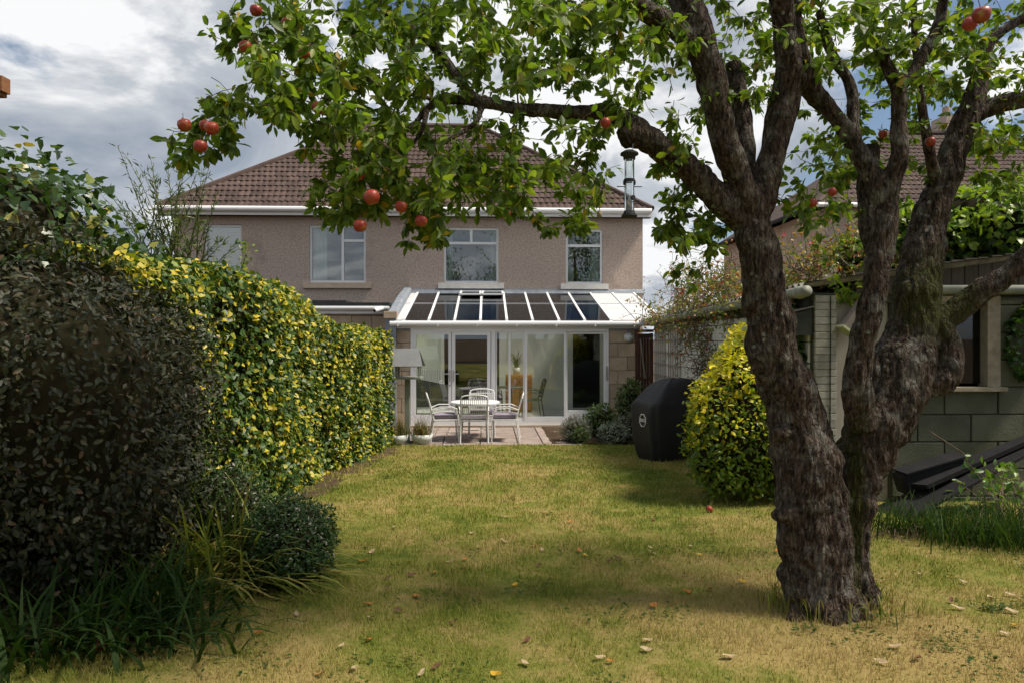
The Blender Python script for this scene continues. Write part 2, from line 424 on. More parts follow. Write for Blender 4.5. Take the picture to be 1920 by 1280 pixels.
def grass_mat():
    m, t = new_mat('grass_blade')
    o = nd(t, 'ShaderNodeOutputMaterial')
    dry = turf_nodes(t)
    a = nd(t, 'ShaderNodeAttribute', attribute_name='tint')
    ad = nd(t, 'ShaderNodeMath', operation='MULTIPLY_ADD'); ad.inputs[1].default_value = 0.42
    t.links.new(a.outputs['Fac'], ad.inputs[0]); t.links.new(dry, ad.inputs[2])
    sc_ = nd(t, 'ShaderNodeMath', operation='MULTIPLY'); sc_.inputs[1].default_value = 0.422
    t.links.new(ad.outputs[0], sc_.inputs[0])
    r = ramp(t, sc_.outputs[0], [(0.40, (0.085, 0.145, 0.014)), (0.54, (0.215, 0.245, 0.030)), (0.66, (0.36, 0.305, 0.090)), (0.78, (0.42, 0.30, 0.14))])
    b = nd(t, 'ShaderNodeBsdfPrincipled', Roughness=0.6)
    b.inputs['Specular IOR Level'].default_value = 0.25
    tr = nd(t, 'ShaderNodeBsdfTranslucent')
    ms = nd(t, 'ShaderNodeMixShader', Fac=0.3)
    t.links.new(r.outputs[0], b.inputs['Base Color']); t.links.new(r.outputs[0], tr.inputs[0])
    t.links.new(b.outputs[0], ms.inputs[1]); t.links.new(tr.outputs[0], ms.inputs[2])
    t.links.new(ms.outputs[0], o.inputs[0])
    return m
def lawn_mat():
    m, t = new_mat('lawn_turf')
    o = nd(t, 'ShaderNodeOutputMaterial')
    dry = turf_nodes(t)
    g = nd(t, 'ShaderNodeNewGeometry')
    n = nd(t, 'ShaderNodeTexNoise', Scale=45.0, Detail=5.0, Roughness=0.75)
    t.links.new(g.outputs['Position'], n.inputs['Vector'])
    ad = nd(t, 'ShaderNodeMath', operation='MULTIPLY_ADD'); ad.inputs[1].default_value = 0.42
    t.links.new(n.outputs['Fac'], ad.inputs[0]); t.links.new(dry, ad.inputs[2])
    sc_ = nd(t, 'ShaderNodeMath', operation='MULTIPLY'); sc_.inputs[1].default_value = 0.422
    t.links.new(ad.outputs[0], sc_.inputs[0])
    r = ramp(t, sc_.outputs[0], [(0.42, (0.055, 0.085, 0.012)), (0.54, (0.135, 0.145, 0.028)), (0.66, (0.26, 0.20, 0.075))])
    b = nd(t, 'ShaderNodeBsdfPrincipled', Roughness=0.95)
    b.inputs['Specular IOR Level'].default_value = 0.1
    t.links.new(r.outputs[0], b.inputs['Base Color'])
    bp = nd(t, 'ShaderNodeBump', Strength=0.6, Distance=0.02)
    t.links.new(n.outputs['Fac'], bp.inputs['Height']); t.links.new(bp.outputs[0], b.inputs['Normal'])
    t.links.new(b.outputs[0], o.inputs[0])
    return m
M['grass'] = grass_mat()
M['lawn'] = lawn_mat()

# ------------------------------------------------------------------ builders
ORG = {}
def link(o, parent=None, org=None):
    COL.objects.link(o)
    if parent is not None:
        o.parent = parent
        ORG[o.name] = ORG[parent.name]
    else:
        ORG[o.name] = Vector(org) if org is not None else Vector((0, 0, 0))
    return o
def tag(o, label, cat, group=None, kind=None):
    if label: o['label'] = label
    if cat: o['category'] = cat
    if group: o['group'] = group
    if kind: o['kind'] = kind
    return o
def thing(name, label, cat, loc=(0, 0, 0), rz=0.0, group=None):
    o = bpy.data.objects.new(name, None)
    o.empty_display_size = 0.1
    link(o, None, loc)
    o.location = loc
    o.rotation_euler = (0, 0, rz)
    return tag(o, label, cat, group)

class MB:
    def __init__(s):
        s.v, s.f, s.smooth = [], [], False
    def add(s, vs, fs):
        n = len(s.v)
        s.v += [tuple(p) for p in vs]
        s.f += [tuple(i + n for i in f) for f in fs]
        return s
    def box(s, x0, x1, y0, y1, z0, z1):
        return s.add([(x0, y0, z0), (x1, y0, z0), (x1, y1, z0), (x0, y1, z0), (x0, y0, z1), (x1, y0, z1), (x1, y1, z1), (x0, y1, z1)],
                     [(0, 3, 2, 1), (4, 5, 6, 7), (0, 1, 5, 4), (1, 2, 6, 5), (2, 3, 7, 6), (3, 0, 4, 7)])
    def bar(s, a, b, wd, ht, up=(0, 0, 1)):
        """rectangular bar from a to b"""
        a, b = Vector(a), Vector(b)
        d = (b - a).normalized()
        sd_ = d.cross(Vector(up))
        if sd_.length < 1e-4: sd_ = d.cross(Vector((1, 0, 0)))
        sd_.normalize()
        u = sd_.cross(d)
        vs = []
        for p in (a, b):
            for i, j in ((-1, -1), (1, -1), (1, 1), (-1, 1)):
                vs.append(p + sd_ * (i * wd / 2) + u * (j * ht / 2))
        return s.add(vs, [(0, 1, 2, 3), (7, 6, 5, 4), (0, 4, 5, 1), (1, 5, 6, 2), (2, 6, 7, 3), (3, 7, 4, 0)])
    def tube(s, pts, rad, n=8, cap=True):
        pts = [Vector(p) for p in pts]
        k = len(pts)
        rad = [rad] * k if isinstance(rad, (int, float)) else list(rad)
        b0 = len(s.v)
        prev = None
        for i, p in enumerate(pts):
            t_ = (pts[min(i + 1, k - 1)] - pts[max(i - 1, 0)])
            if t_.length < 1e-9: t_ = Vector((0, 0, 1))
            t_.normalize()
            if prev is None:
                a = t_.orthogonal().normalized()
            else:
                a = (prev - t_ * prev.dot(t_))
                a = a.normalized() if a.length > 1e-6 else t_.orthogonal().normalized()
            prev = a
            b = t_.cross(a)
            for j in range(n):
                th = 2 * math.pi * j / n
                s.v.append(tuple(p + (a * math.cos(th) + b * math.sin(th)) * rad[i]))
        for i in range(k - 1):
            for j in range(n):
                q = (j + 1) % n
                s.f.append((b0 + i * n + j, b0 + i * n + q, b0 + (i + 1) * n + q, b0 + (i + 1) * n + j))
        if cap:
            s.f.append(tuple(b0 + j for j in reversed(range(n))))
            s.f.append(tuple(b0 + (k - 1) * n + j for j in range(n)))
        return s
    def lathe(s, prof, c=(0, 0, 0), n=24):
        b0 = len(s.v)
        for r_, z in prof:
            for j in range(n):
                th = 2 * math.pi * j / n
                s.v.append((c[0] + r_ * math.cos(th), c[1] + r_ * math.sin(th), c[2] + z))
        for i in range(len(prof) - 1):
            for j in range(n):
                q = (j + 1) % n
                s.f.append((b0 + i * n + j, b0 + i * n + q, b0 + (i + 1) * n + q, b0 + (i + 1) * n + j))
        return s
    def quadplate(s, a, b, c, d, th):
        """plate from four corners, thickened along its normal"""
        a, b, c, d = map(Vector, (a, b, c, d))
        nn = (b - a).cross(d - a).normalized() * th
        vs = [a, b, c, d, a + nn, b + nn, c + nn, d + nn]
        return s.add(vs, [(0, 3, 2, 1), (4, 5, 6, 7), (0, 1, 5, 4), (1, 2, 6, 5), (2, 3, 7, 6), (3, 0, 4, 7)])
    def mesh(s, name, off=None):
        me = bpy.data.meshes.new(name)
        v = s.v if off is None else [(p[0] - off[0], p[1] - off[1], p[2] - off[2]) for p in s.v]
        me.from_pydata(v, [], s.f)
        me.update()
        if s.smooth:
            me.polygons.foreach_set('use_smooth', [True] * len(me.polygons))
        return me
    def build(s, name, mat, parent=None, org=None, local=False, bevel=0.0, smooth=None):
        if smooth is not None: s.smooth = smooth
        off = None
        if not local:
            off = ORG[parent.name] if parent is not None else (org or (0, 0, 0))
        me = s.mesh(name, off)
        me.materials.append(M[mat] if isinstance(mat, str) else mat)
        if bevel:
            bm = bmesh.new(); bm.from_mesh(me)
            bmesh.ops.bevel(bm, geom=bm.edges[:], offset=bevel, segments=2, profile=0.7, affect='EDGES', clamp_overlap=True)
            bm.to_mesh(me); bm.free()
        o = bpy.data.objects.new(name, me)
        link(o, parent, org)
        if parent is None and org is not None:
            o.location = org
        return o

def piece(name, me, loc, parent, rot=None):
    """one of many alike pieces: shares its mesh; loc in world space, thing not rotated"""
    o = bpy.data.objects.new(name, me)
    COL.objects.link(o)
    o.parent = parent
    o.location = Vector(loc) - ORG[parent.name]
    if rot is not None: o.rotation_euler = rot
    return o
MESHES = {}
def box_mesh(kind, sx, sy, sz, mat, bevel=0.006):
    key = (kind, round(sx, 3), round(sy, 3), round(sz, 3), mat)
    if key not in MESHES:
        me = MB().box(-sx / 2, sx / 2, -sy / 2, sy / 2, 0, sz).mesh(kind)
        if bevel:
            bm = bmesh.new(); bm.from_mesh(me)
            bmesh.ops.bevel(bm, geom=bm.edges[:], offset=bevel, segments=1, affect='EDGES')
            bm.to_mesh(me); bm.free()
        me.materials.append(M[mat])
        MESHES[key] = me
    return MESHES[key]

def copy_thing(root, loc, rz, label=None):
    r = root.copy(); COL.objects.link(r)
    r.location = loc; r.rotation_euler = (0, 0, rz)
    ORG[r.name] = Vector(loc)
    if label: r['label'] = label
    for ch in list(root.children):
        c = ch.copy(); COL.objects.link(c); c.parent = r
        for g in ch.children:
            d = g.copy(); COL.objects.link(d); d.parent = c
    return r

# ---- leaves in bulk: one template, many frames
LEAF_OVAL = (np.array([(0, 0, 0), (0.22, 0.17, 0.03), (0.22, -0.17, 0.03), (0.55, 0.24, 0.02), (0.55, -0.24, 0.02), (0.82, 0.14, -0.05), (0.82, -0.14, -0.05), (1, 0, -0.14), (0.3, 0, -0.02), (0.6, 0, -0.045)], float),
             [(0, 8, 1), (0, 2, 8), (1, 8, 9, 3), (2, 4, 9, 8), (3, 9, 5), (4, 6, 9), (5, 9, 7), (6, 7, 9)])
LEAF_FOLD = (np.array([(0, 0, 0), (0.45, 0.27, 0.06), (0.45, -0.27, 0.06), (1, 0, -0.06), (0.5, 0, -0.02)], float),
             [(0, 4, 1), (0, 2, 4), (1, 4, 3), (2, 3, 4)])
LEAF_IVY = (np.array([(0, 0, 0), (0.05, 0.42, 0.03), (0.05, -0.42, 0.03), (0.5, 0.36, 0.05), (0.5, -0.36, 0.05), (1, 0, -0.08), (0.4, 0, -0.02)], float),
            [(0, 6, 1), (0, 2, 6), (1, 6, 3), (2, 4, 6), (3, 6, 5), (4, 5, 6)])
LEAF_SLIM = (np.array([(0, 0, 0), (0.4, 0.09, 0.02), (0.4, -0.09, 0.02), (1, 0, -0.1)], float), [(0, 2, 3, 1)])
def unit(a):
    return a / np.maximum(np.linalg.norm(a, axis=1, keepdims=True), 1e-9)
def frames(axis, nrm):
    x = unit(axis)
    z = unit(nrm - (nrm * x).sum(1, keepdims=True) * x)
    y = np.cross(z, x)
    return np.stack([x, y, z], axis=2)          # columns
def leaf_mesh(name, tmpl, P, F, size, tint, mat, off=(0, 0, 0)):
    tv, tf = tmpl
    n, k = len(P), len(tv)
    V = (np.einsum('nij,kj->nki', F, tv) * np.asarray(size)[:, None, None] + P[:, None, :] - np.array(off)).reshape(-1, 3)
    lens = np.array([len(f) for f in tf])
    flat = np.array([i for f in tf for i in f])
    loops = (flat[None, :] + (np.arange(n) * k)[:, None]).ravel()
    tot = np.tile(lens, n)
    start = np.concatenate([[0], np.cumsum(tot)[:-1]])
    me = bpy.data.meshes.new(name)
    me.vertices.add(n * k); me.vertices.foreach_set('co', V.astype(np.float32).ravel())
    me.loops.add(len(loops)); me.loops.foreach_set('vertex_index', loops.astype(np.int32))
    me.polygons.add(len(tot)); me.polygons.foreach_set('loop_start', start.astype(np.int32))
    me.update(calc_edges=True)
    me.validate()
    a = me.attributes.new('tint', 'FLOAT', 'POINT')
    a.data.foreach_set('value', np.repeat(np.asarray(tint, np.float32), k))
    me.materials.append(M[mat])
    return me
def leaf_obj(name, tmpl, P, F, size, tint, mat, parent, kind='stuff'):
    off = ORG[parent.name] if parent is not None else (0, 0, 0)
    o = bpy.data.objects.new(name, leaf_mesh(name, tmpl, P, F, size, tint, mat, off))
    link(o, parent)
    if kind: o['kind'] = kind
    return o
def rvec(n):
    return unit(RNG.normal(size=(n, 3)))
def blob_points(blobs, n, depth=0.22, lump=0.16, zmin=None):
    """points near the skin of a union of lumpy ellipsoids, with outward normals"""
    P, Nn = [], []
    wts = np.array([(b[1][0] * b[1][1] + b[1][1] * b[1][2] + b[1][0] * b[1][2]) for b in blobs]); wts = wts / wts.sum()
    for (c, r_), wt in zip(blobs, wts):
        k = int(n * wt) + 1
        d = rvec(k)
        c, r_ = np.array(c), np.array(r_)
        lum = np.array([mnoise.noise(Vector(v * 2.3) + Vector(c * 1.7)) + 0.5 * mnoise.noise(Vector(v * 5.5) + Vector(c)) for v in d])
        s = (1 + lump * lum - depth * RNG.random(k) ** 2)[:, None]
        p = c + d * r_ * s
        keep = np.ones(k, bool)
        for c2, r2 in blobs:
            if np.allclose(c2, c): continue
            keep &= ((((p - np.array(c2)) / (np.array(r2) * 0.78)) ** 2).sum(1) > 1)
        if zmin is not None: keep &= p[:, 2] > zmin
        P.append(p[keep]); Nn.append(unit(d / r_)[keep])
    return np.concatenate(P), np.concatenate(Nn)
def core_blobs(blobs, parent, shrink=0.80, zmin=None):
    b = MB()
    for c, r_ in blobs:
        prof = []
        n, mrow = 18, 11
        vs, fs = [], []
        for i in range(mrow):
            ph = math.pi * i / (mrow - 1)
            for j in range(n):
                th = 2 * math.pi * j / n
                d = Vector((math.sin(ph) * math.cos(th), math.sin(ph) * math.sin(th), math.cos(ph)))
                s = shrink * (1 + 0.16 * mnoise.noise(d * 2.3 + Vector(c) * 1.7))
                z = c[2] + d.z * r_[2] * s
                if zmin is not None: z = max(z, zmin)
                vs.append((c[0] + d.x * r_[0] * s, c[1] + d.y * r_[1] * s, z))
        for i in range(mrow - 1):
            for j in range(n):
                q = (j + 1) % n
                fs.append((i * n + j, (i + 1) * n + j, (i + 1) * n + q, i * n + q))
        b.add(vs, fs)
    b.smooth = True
    return b.build('shade_core', 'core', parent)  # dark hull behind the leaves, its colour painting the shade inside
def shrub(name, label, cat, base, blobs, n, size, tmpl, mat, tintf, depth=0.22, lump=0.16, droop=0.2, core=0.8, zmin=None, group=None, spread=0.6):
    t = thing(name, label, cat, base, group=group)
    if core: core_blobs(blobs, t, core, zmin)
    P, Nn = blob_points(blobs, n, depth, lump, zmin)
    k = len(P)
    ax = unit(Nn * 0.35 + rvec(k) * spread + np.array([0, 0, -droop]))
    nr = unit(Nn * 0.7 + rvec(k) * 0.5 + np.array([0, 0, 0.45]))
    leaf_obj('foliage', tmpl, P, frames(ax, nr), size * (0.65 + 0.6 * RNG.random(k)), tintf(P, Nn), mat, t)
    return t

# ================================================================== THE SETTING
def sheet(name, xs, ys, zf, mat):
    b = MB()
    vs = [(x, y, zf(x, y)) for y in ys for x in xs]
    nx = len(xs)
    fs = [(j * nx + i, j * nx + i + 1, (j + 1) * nx + i + 1, (j + 1) * nx + i) for j in range(len(ys) - 1) for i in range(nx - 1)]
    b.add(vs, fs); b.smooth = True
    o = b.build(name, mat)
    o['kind'] = 'structure'
    return o
sheet('ground', [-900, -200, -60, -20, -8, 8, 20, 60, 200, 900], [-900, -200, -40, -6, 0, 6, 12.6, 20, 60, 200, 900], lambda x, y: gz(y) - 0.03, 'soil')
def lawn_z(x, y):
    return gz(y) + 0.018 * mnoise.noise(Vector((x * 0.9, y * 0.9, 0))) + 0.004
PATIO_Y = 12.55
LX0, LX1 = -2.6, 3.35
sheet('lawn', list(np.linspace(-4.5, 5.8, 60)), list(np.linspace(-5, PATIO_Y, 100)), lambda x, y: lawn_z(x, y), 'lawn')

# grass blades: short mown turf, one uncountable mass
def make_grass():
    P, S, W = [], [], []
    for y0, y1, dens, h, wd in ((2.6, 4.4, 5200, 0.030, 0.0045), (4.4, 6.5, 3000, 0.032, 0.0060), (6.5, 9.0, 1700, 0.034, 0.0085), (9.0, 12.62, 1100, 0.034, 0.012)):
        x0, x1 = max(-2.9, -0.72 * y1), min(5.4, 0.82 * y1)
        k = int((x1 - x0) * (y1 - y0) * dens)
        x = RNG.uniform(x0, x1, k); y = RNG.uniform(y0, y1, k)
        P.append(np.stack([x, y], 1)); S.append(np.full(k, h) * (0.5 + 0.9 * RNG.random(k))); W.append(np.full(k, wd))
    P = np.concatenate(P); S = np.concatenate(S); W = np.concatenate(W)
    inview = (P[:, 0] < 3.3) | (P[:, 1] < 7.0)
    P, S, W = P[inview], S[inview], W[inview]
    # tufts: blades are longer where the turf is thick
    tuft = np.array([mnoise.noise(Vector((a * 3.1, b * 3.1, 5))) for a, b in P])
    S = S * (1 + 0.95 * tuft) * np.where(RNG.random(len(S)) < 0.06, 1.8, 1.0)
    n = len(P)
    z = np.array([lawn_z(a, b) for a, b in P]) - 0.002
    az = RNG.uniform(0, 2 * np.pi, n)
    lean = RNG.uniform(0.1, 0.95, n)
    base = np.stack([P[:, 0], P[:, 1], z], 1)
    side = np.stack([np.cos(az), np.sin(az), np.zeros(n)], 1) * W[:, None] * 0.5
    az2 = az + RNG.uniform(0.6, 2.5, n)
    tip = base + np.stack([np.cos(az2) * lean, np.sin(az2) * lean, np.ones(n)], 1) * S[:, None]
    V = np.stack([base - side, base + side, tip], 1).reshape(-1, 3)
    me = bpy.data.meshes.new('grass')
    me.vertices.add(3 * n); me.vertices.foreach_set('co', V.astype(np.float32).ravel())
    me.loops.add(3 * n); me.loops.foreach_set('vertex_index', np.arange(3 * n, dtype=np.int32))
    me.polygons.add(n); me.polygons.foreach_set('loop_start', np.arange(0, 3 * n, 3, dtype=np.int32))
    me.update(calc_edges=True)
    a = me.attributes.new('tint', 'FLOAT', 'POINT')
    a.data.foreach_set('value', np.repeat(RNG.random(n).astype(np.float32), 3))
    me.materials.append(M['grass'])
    o = bpy.data.objects.new('grass', me); link(o)
    tag(o, 'short dry patchy lawn grass', 'grass', kind='stuff')
make_grass()
def make_weeds():
    P, A = [], []
    for i in range(150):
        x, y = RNG.uniform(-2.2, 4.4), 2.9 + 9 * RNG.random() ** 1.6
        if x > 3.1 and y > 6.3: continue
        k = RNG.integers(8, 46)
        sp = RNG.uniform(0.03, 0.13)
        q = np.stack([RNG.normal(x, sp, k), RNG.normal(y, sp, k)], 1)
        P += [(a, b, lawn_z(a, b) + RNG.uniform(0.008, 0.028)) for a, b in q]
        A += [(math.cos(t_), math.sin(t_), RNG.uniform(0.0, 0.5)) for t_ in RNG.uniform(0, 6.28, k)]
    P, A = np.array(P), np.array(A)
    k = len(P)
    o = leaf_obj('lawn_weeds', LEAF_FOLD, P, frames(A, rvec(k) * 0.4 + np.array([0, 0, 1.0])), 0.026 * (0.5 + RNG.random(k)), RNG.uniform(0.15, 0.55, k), 'strap', None)
    tag(o, 'small flat green weeds scattered through the lawn', 'weeds', kind='stuff')
make_weeds()

# patio of concrete slabs
pat = MB().box(-2.4, 1.75, PATIO_Y + 0.02, 15.2, -0.08, -0.022).build('patio', 'mortar')
pat['kind'] = 'structure'
slab_x = [-2.3, -1.55, -0.80, -0.13, 0.55, 1.0, 1.72]
for r_, (ya, yb) in enumerate(((12.58, 13.85), (13.85, 15.13))):
    for xa, xb in zip(slab_x[:-1], slab_x[1:]):
        me = box_mesh('slab', xb - xa - 0.018, yb - ya - 0.018, 0.06, 'slab', 0.008)
        piece('slab', me, ((xa + xb) / 2, (ya + yb) / 2, -0.05 + random.uniform(-0.003, 0.003)), pat)
bed = sheet('flower_bed', list(np.linspace(1.0, 3.4, 14)), list(np.linspace(12.7, 15.1, 14)), lambda x, y: 0.02 + 0.03 * mnoise.noise(Vector((x * 4, y * 4, 1))) - (0.09 if x < 1.02 else 0), 'soil')
sheet('hedge_border', list(np.linspace(-3.6, -1.3, 16)), list(np.linspace(2.2, 12.5, 50)), lambda x, y: gz(y) + 0.012 + 0.02 * mnoise.noise(Vector((x * 3, y * 3, 2))) - 0.03 * max(0, (x + 1.95 - 0.1 * (y - 8)) * 4), 'soil')

# ================================================================== THE HOUSE
HY = 18.26
HX0, HX1 = -7.9, XY(1205, HY)
EAVE = 5.08
house = thing('semi_detached_house', 'pinkish pebbledashed pair of semi-detached houses under a brown hipped roof, seen above the lean-to', 'house', ((HX0 + HX1) / 2, HY, 0))
WINS = []
def wrect(x0, x1, y0, y1):
    return (XY(x0, HY), XY(x1, HY), ZY(y1, HY), ZY(y0, HY))
W1 = wrect(383, 453, 424, 531); W2 = wrect(580, 686, 424, 531); W3 = wrect(832, 935, 427, 531); W4 = wrect(1061, 1130, 429, 532)
DA = (-1.10, 0.31, 0.10, 2.06); DB = (2.20, 3.02, 0.10, 2.06)
def wall_with_holes(x0, x1, z0, z1, y, th, holes):
    b = MB()
    xs = sorted({x0, x1, *[h[0] for h in holes], *[h[1] for h in holes]})
    zs = sorted({z0, z1, *[h[2] for h in holes], *[h[3] for h in holes]})
    for xa, xb in zip(xs[:-1], xs[1:]):
        for za_, zb in zip(zs[:-1], zs[1:]):
            cx, cz = (xa + xb) / 2, (za_ + zb) / 2
            if any(h[0] < cx < h[1] and h[2] < cz < h[3] for h in holes): continue
            b.add([(xa, y, za_), (xb, y, za_), (xb, y, zb), (xa, y, zb)], [(0, 1, 2, 3)])
    for a, c, e, f in holes:
        for q in (((a, y, e), (a, y + th, e), (a, y + th, f), (a, y, f)), ((c, y, f), (c, y + th, f), (c, y + th, e), (c, y, e)),
                  ((a, y, f), (a, y + th, f), (c, y + th, f), (c, y, f)), ((a, y, e), (c, y, e), (c, y + th, e), (a, y + th, e))):
            b.add(q, [(0, 1, 2, 3)])
    return b
b = wall_with_holes(HX0, HX1, -0.2, EAVE + 0.1, HY, 0.16, [W1, W2, W3, W4, DA, DB])
b.add([(HX1, HY, -0.2), (HX1, HY + 8.4, -0.2), (HX1, HY + 8.4, EAVE), (HX1, HY, EAVE)], [(0, 1, 2, 3)])
b.add([(HX0, HY, -0.2), (HX0, HY, EAVE), (HX0, HY + 8.4, EAVE), (HX0, HY + 8.4, -0.2)], [(0, 1, 2, 3)])
b.add([(HX0, HY + 8.4, -0.2), (HX0, HY + 8.4, EAVE), (HX1, HY + 8.4, EAVE), (HX1, HY + 8.4, -0.2)], [(0, 1, 2, 3)])
b.build('wall', 'dash', house)
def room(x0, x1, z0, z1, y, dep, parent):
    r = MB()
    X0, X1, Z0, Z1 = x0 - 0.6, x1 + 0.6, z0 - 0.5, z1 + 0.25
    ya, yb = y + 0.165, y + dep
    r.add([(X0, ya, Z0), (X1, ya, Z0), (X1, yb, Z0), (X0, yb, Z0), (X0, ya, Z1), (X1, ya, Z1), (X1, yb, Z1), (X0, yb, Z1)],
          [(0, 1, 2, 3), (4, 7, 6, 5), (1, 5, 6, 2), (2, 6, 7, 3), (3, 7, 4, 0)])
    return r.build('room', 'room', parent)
def window(rect, parent, y, muls, fw=0.06, sill=None, glass='glass', mat='upvc'):
    """muls: list of ('v', x fraction, z0 fraction, z1 fraction) / ('h', z fraction, x0, x1)"""
    x0, x1, z0, z1 = rect
    wn = bpy.data.objects.new('window', MB().box(x0 + fw, x1 - fw, y + 0.092, y + 0.098, z0 + fw, z1 - fw).mesh('pane', ORG[parent.name]))
    wn.data.materials.append(M[glass])
    link(wn, parent)
    f = MB()
    ya, yb = y + 0.06, y + 0.13
    f.box(x0, x0 + fw, ya, yb, z0, z1).box(x1 - fw, x1, ya, yb, z0, z1)
    f.box(x0 + fw, x1 - fw, ya, yb, z0, z0 + fw).box(x0 + fw, x1 - fw, ya, yb, z1 - fw, z1)
    f.build('frame', mat, wn)
    for m_ in muls:
        g = MB()
        if m_[0] == 'v':
            xc = x0 + (x1 - x0) * m_[1]
            g.box(xc - fw * 0.55, xc + fw * 0.55, ya - 0.004, yb - 0.01, z0 + fw + (z1 - z0 - 2 * fw) * m_[2], z0 + fw + (z1 - z0 - 2 * fw) * m_[3])
        else:
            zc_ = z0 + (z1 - z0) * m_[1]
            g.box(x0 + fw + (x1 - x0 - 2 * fw) * m_[2], x0 + fw + (x1 - x0 - 2 * fw) * m_[3], ya - 0.006, yb - 0.012, zc_ - fw * 0.55, zc_ + fw * 0.55)
        g.build('mullion', mat, wn)
    if sill:
        MB().box(x0 - 0.14, x1 + 0.14, y - 0.09, y + 0.055, z0 - 0.15, z0 - 0.003).build('sill', sill, wn, bevel=0.01)
    return wn
def curtain(x0, x1, z0, z1, y, parent, flare=0.0):
    c = MB()
    n = 28
    vs = []
    for j, z in enumerate((z1, (z0 + z1) / 2, z0)):
        for i in range(n + 1):
            u = i / n
            fl = flare * (j / 2)
            vs.append((x0 + (x1 - x0) * u + fl * (u if flare > 0 else 1 - u), y + 0.03 * math.sin(u * 24 + j * 0.4), z))
    fs = [(j * (n + 1) + i, (j + 1) * (n + 1) + i, (j + 1) * (n + 1) + i + 1, j * (n + 1) + i + 1) for j in range(2) for i in range(n)]
    c.add(vs, fs); c.smooth = True
    return c.build('curtain', 'curtain', parent)
for rc, muls, sl in ((W1, [], 'sill'), (W2, [('v', 0.585, 0, 1), ('h', 0.735, 0.60, 1.0)], 'sillstone'),
                     (W3, [('h', 0.72, 0, 1), ('v', 0.5, 0.735, 1)], 'sill'), (W4, [('h', 0.70, 0, 1)], 'sill')):
    wn = window(rc, house, HY, muls, 0.058, sl)
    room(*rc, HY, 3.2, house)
    WINS.append(wn)
# blinds and curtains behind the glass
for k in range(34):
    z = W1[2] + 0.07 + k * 0.040
    if z < W1[3] - 0.07:
        MB().bar((W1[0] + 0.07, HY + 0.20, z), (W1[1] - 0.07, HY + 0.20, z), 0.03, 0.012, (0, 0.6, 0.8)).build('blind_slat', 'blind', WINS[0])
curtain(W2[0] + 0.07, W2[0] + 0.40, W2[2] + 0.06, W2[3] - 0.06, HY + 0.24, WINS[1], -0.10)
curtain(W3[0] + 0.07, W3[0] + 0.22, W3[2] + 0.06, W3[3] - 0.06, HY + 0.24, WINS[2])
curtain(W3[1] - 0.20, W3[1] - 0.07, W3[2] + 0.06, W3[3] - 0.06, HY + 0.24, WINS[2])
curtain(W4[0] + 0.07, W4[0] + 0.16, W4[2] + 0.06, W4[3] - 0.06, HY + 0.24, WINS[3], 0.06)
curtain(W4[1] - 0.22, W4[1] - 0.07, W4[2] + 0.06, W4[3] - 0.06, HY + 0.24, WINS[3], -0.1)
MB().box(W2[0] + 0.45, W2[0] + 0.95, HY + 1.2, HY + 1.5, W2[2] - 0.2, W2[2] + 0.14).build('bed_head', 'curtain', WINS[1])

# gutters, soffit
def roof_hip(parent, x0, x1, y0, dep, eave, tan, n_parts, spans, rnd_rows=None):
    """front and side slopes of a hipped roof with single tiles laid on the front slope"""
    a = dep / 2
    top = eave + a * tan
    base = MB()
    A, B_, C, D = (x0, y0, eave), (x1, y0, eave), (x1, y0 + dep, eave), (x0, y0 + dep, eave)
    E, F_ = (x0 + a, y0 + a, top), (x1 - a, y0 + a, top)
    base.add([A, B_, C, D, E, F_], [(0, 1, 5, 4), (1, 2, 5), (2, 3, 4, 5), (3, 0, 4)])
    rf = base.build('roof', 'tile', parent)
    # one double-roll tile, lying along +X (width) and up the slope +Y
    tw, gl = 0.30, 0.30
    prof = []
    for i in range(13):
        u = i / 12
        prof.append((u * tw - tw / 2, 0.022 * abs(math.sin(u * 2 * math.pi)) ** 0.8 + 0.004))
    tm = MB()
    L1 = gl + 0.05
    vs = [(x, 0, z + 0.030) for x, z in prof] + [(x, L1, z + 0.004) for x, z in prof] + [(x, 0.0, z + 0.004) for x, z in prof]
    k = len(prof)
    fs = [(i, i + 1, k + i + 1, k + i) for i in range(k - 1)] + [(2 * k + i, 2 * k + i + 1, i + 1, i) for i in range(k - 1)]
    tm.add(vs, fs); tm.smooth = False
    me = tm.mesh('tile'); me.materials.append(M['tile'])
    th = math.atan(tan)
    rest = MB()
    cnt = 0
    rows = int(a / math.cos(th) / gl)
    for r_ in range(rows):
        sdist = r_ * gl
        run = sdist * math.cos(th)
        xa, xb = x0 + run + 0.1, x1 - run - 0.1
        ntl = max(1, int((xb - xa) / tw))
        for i in range(ntl):
            x = xa + (i + 0.5) * (xb - xa) / ntl
            p = Vector((x, y0 + run, eave + sdist * math.sin(th)))
            vis = spans(p)
            if cnt < n_parts and vis:
                piece('tile', me, p, rf, (th, random.uniform(-0.006, 0.006), random.uniform(-0.008, 0.008)))
                cnt += 1
            else:
                Mx = Matrix.Translation(p) @ Matrix.Rotation(th, 4, 'X')
                rest.add([Mx @ Vector(v) for v in tm.v], tm.f)
    if rest.v:
        ro = rest.build('tile_field', 'tile', rf); ro['kind'] = 'stuff'
    for nm, pa, pb in (('hip_ridge', A, E), ('hip_ridge', B_, F_), ('ridge', E, F_)):
        MB().tube([Vector(pa).lerp(Vector(pb), i / 20) + Vector((0, 0, 0.03)) for i in range(21)], 0.085, 8).build(nm, 'tile', rf)
    return rf
OV = 0.30
roof_hip(house, HX0 - OV, HX1 + OV * 0.6, HY - OV, 8.4 + 2 * OV, EAVE + 0.06, 0.755, 300, lambda p: True)
MB().tube([(HX0 - OV - 0.05, HY - OV - 0.05, EAVE + 0.03), (HX1 + 0.15, HY - OV - 0.05, EAVE + 0.03)], 0.068, 10).build('gutter', 'upvc', house)
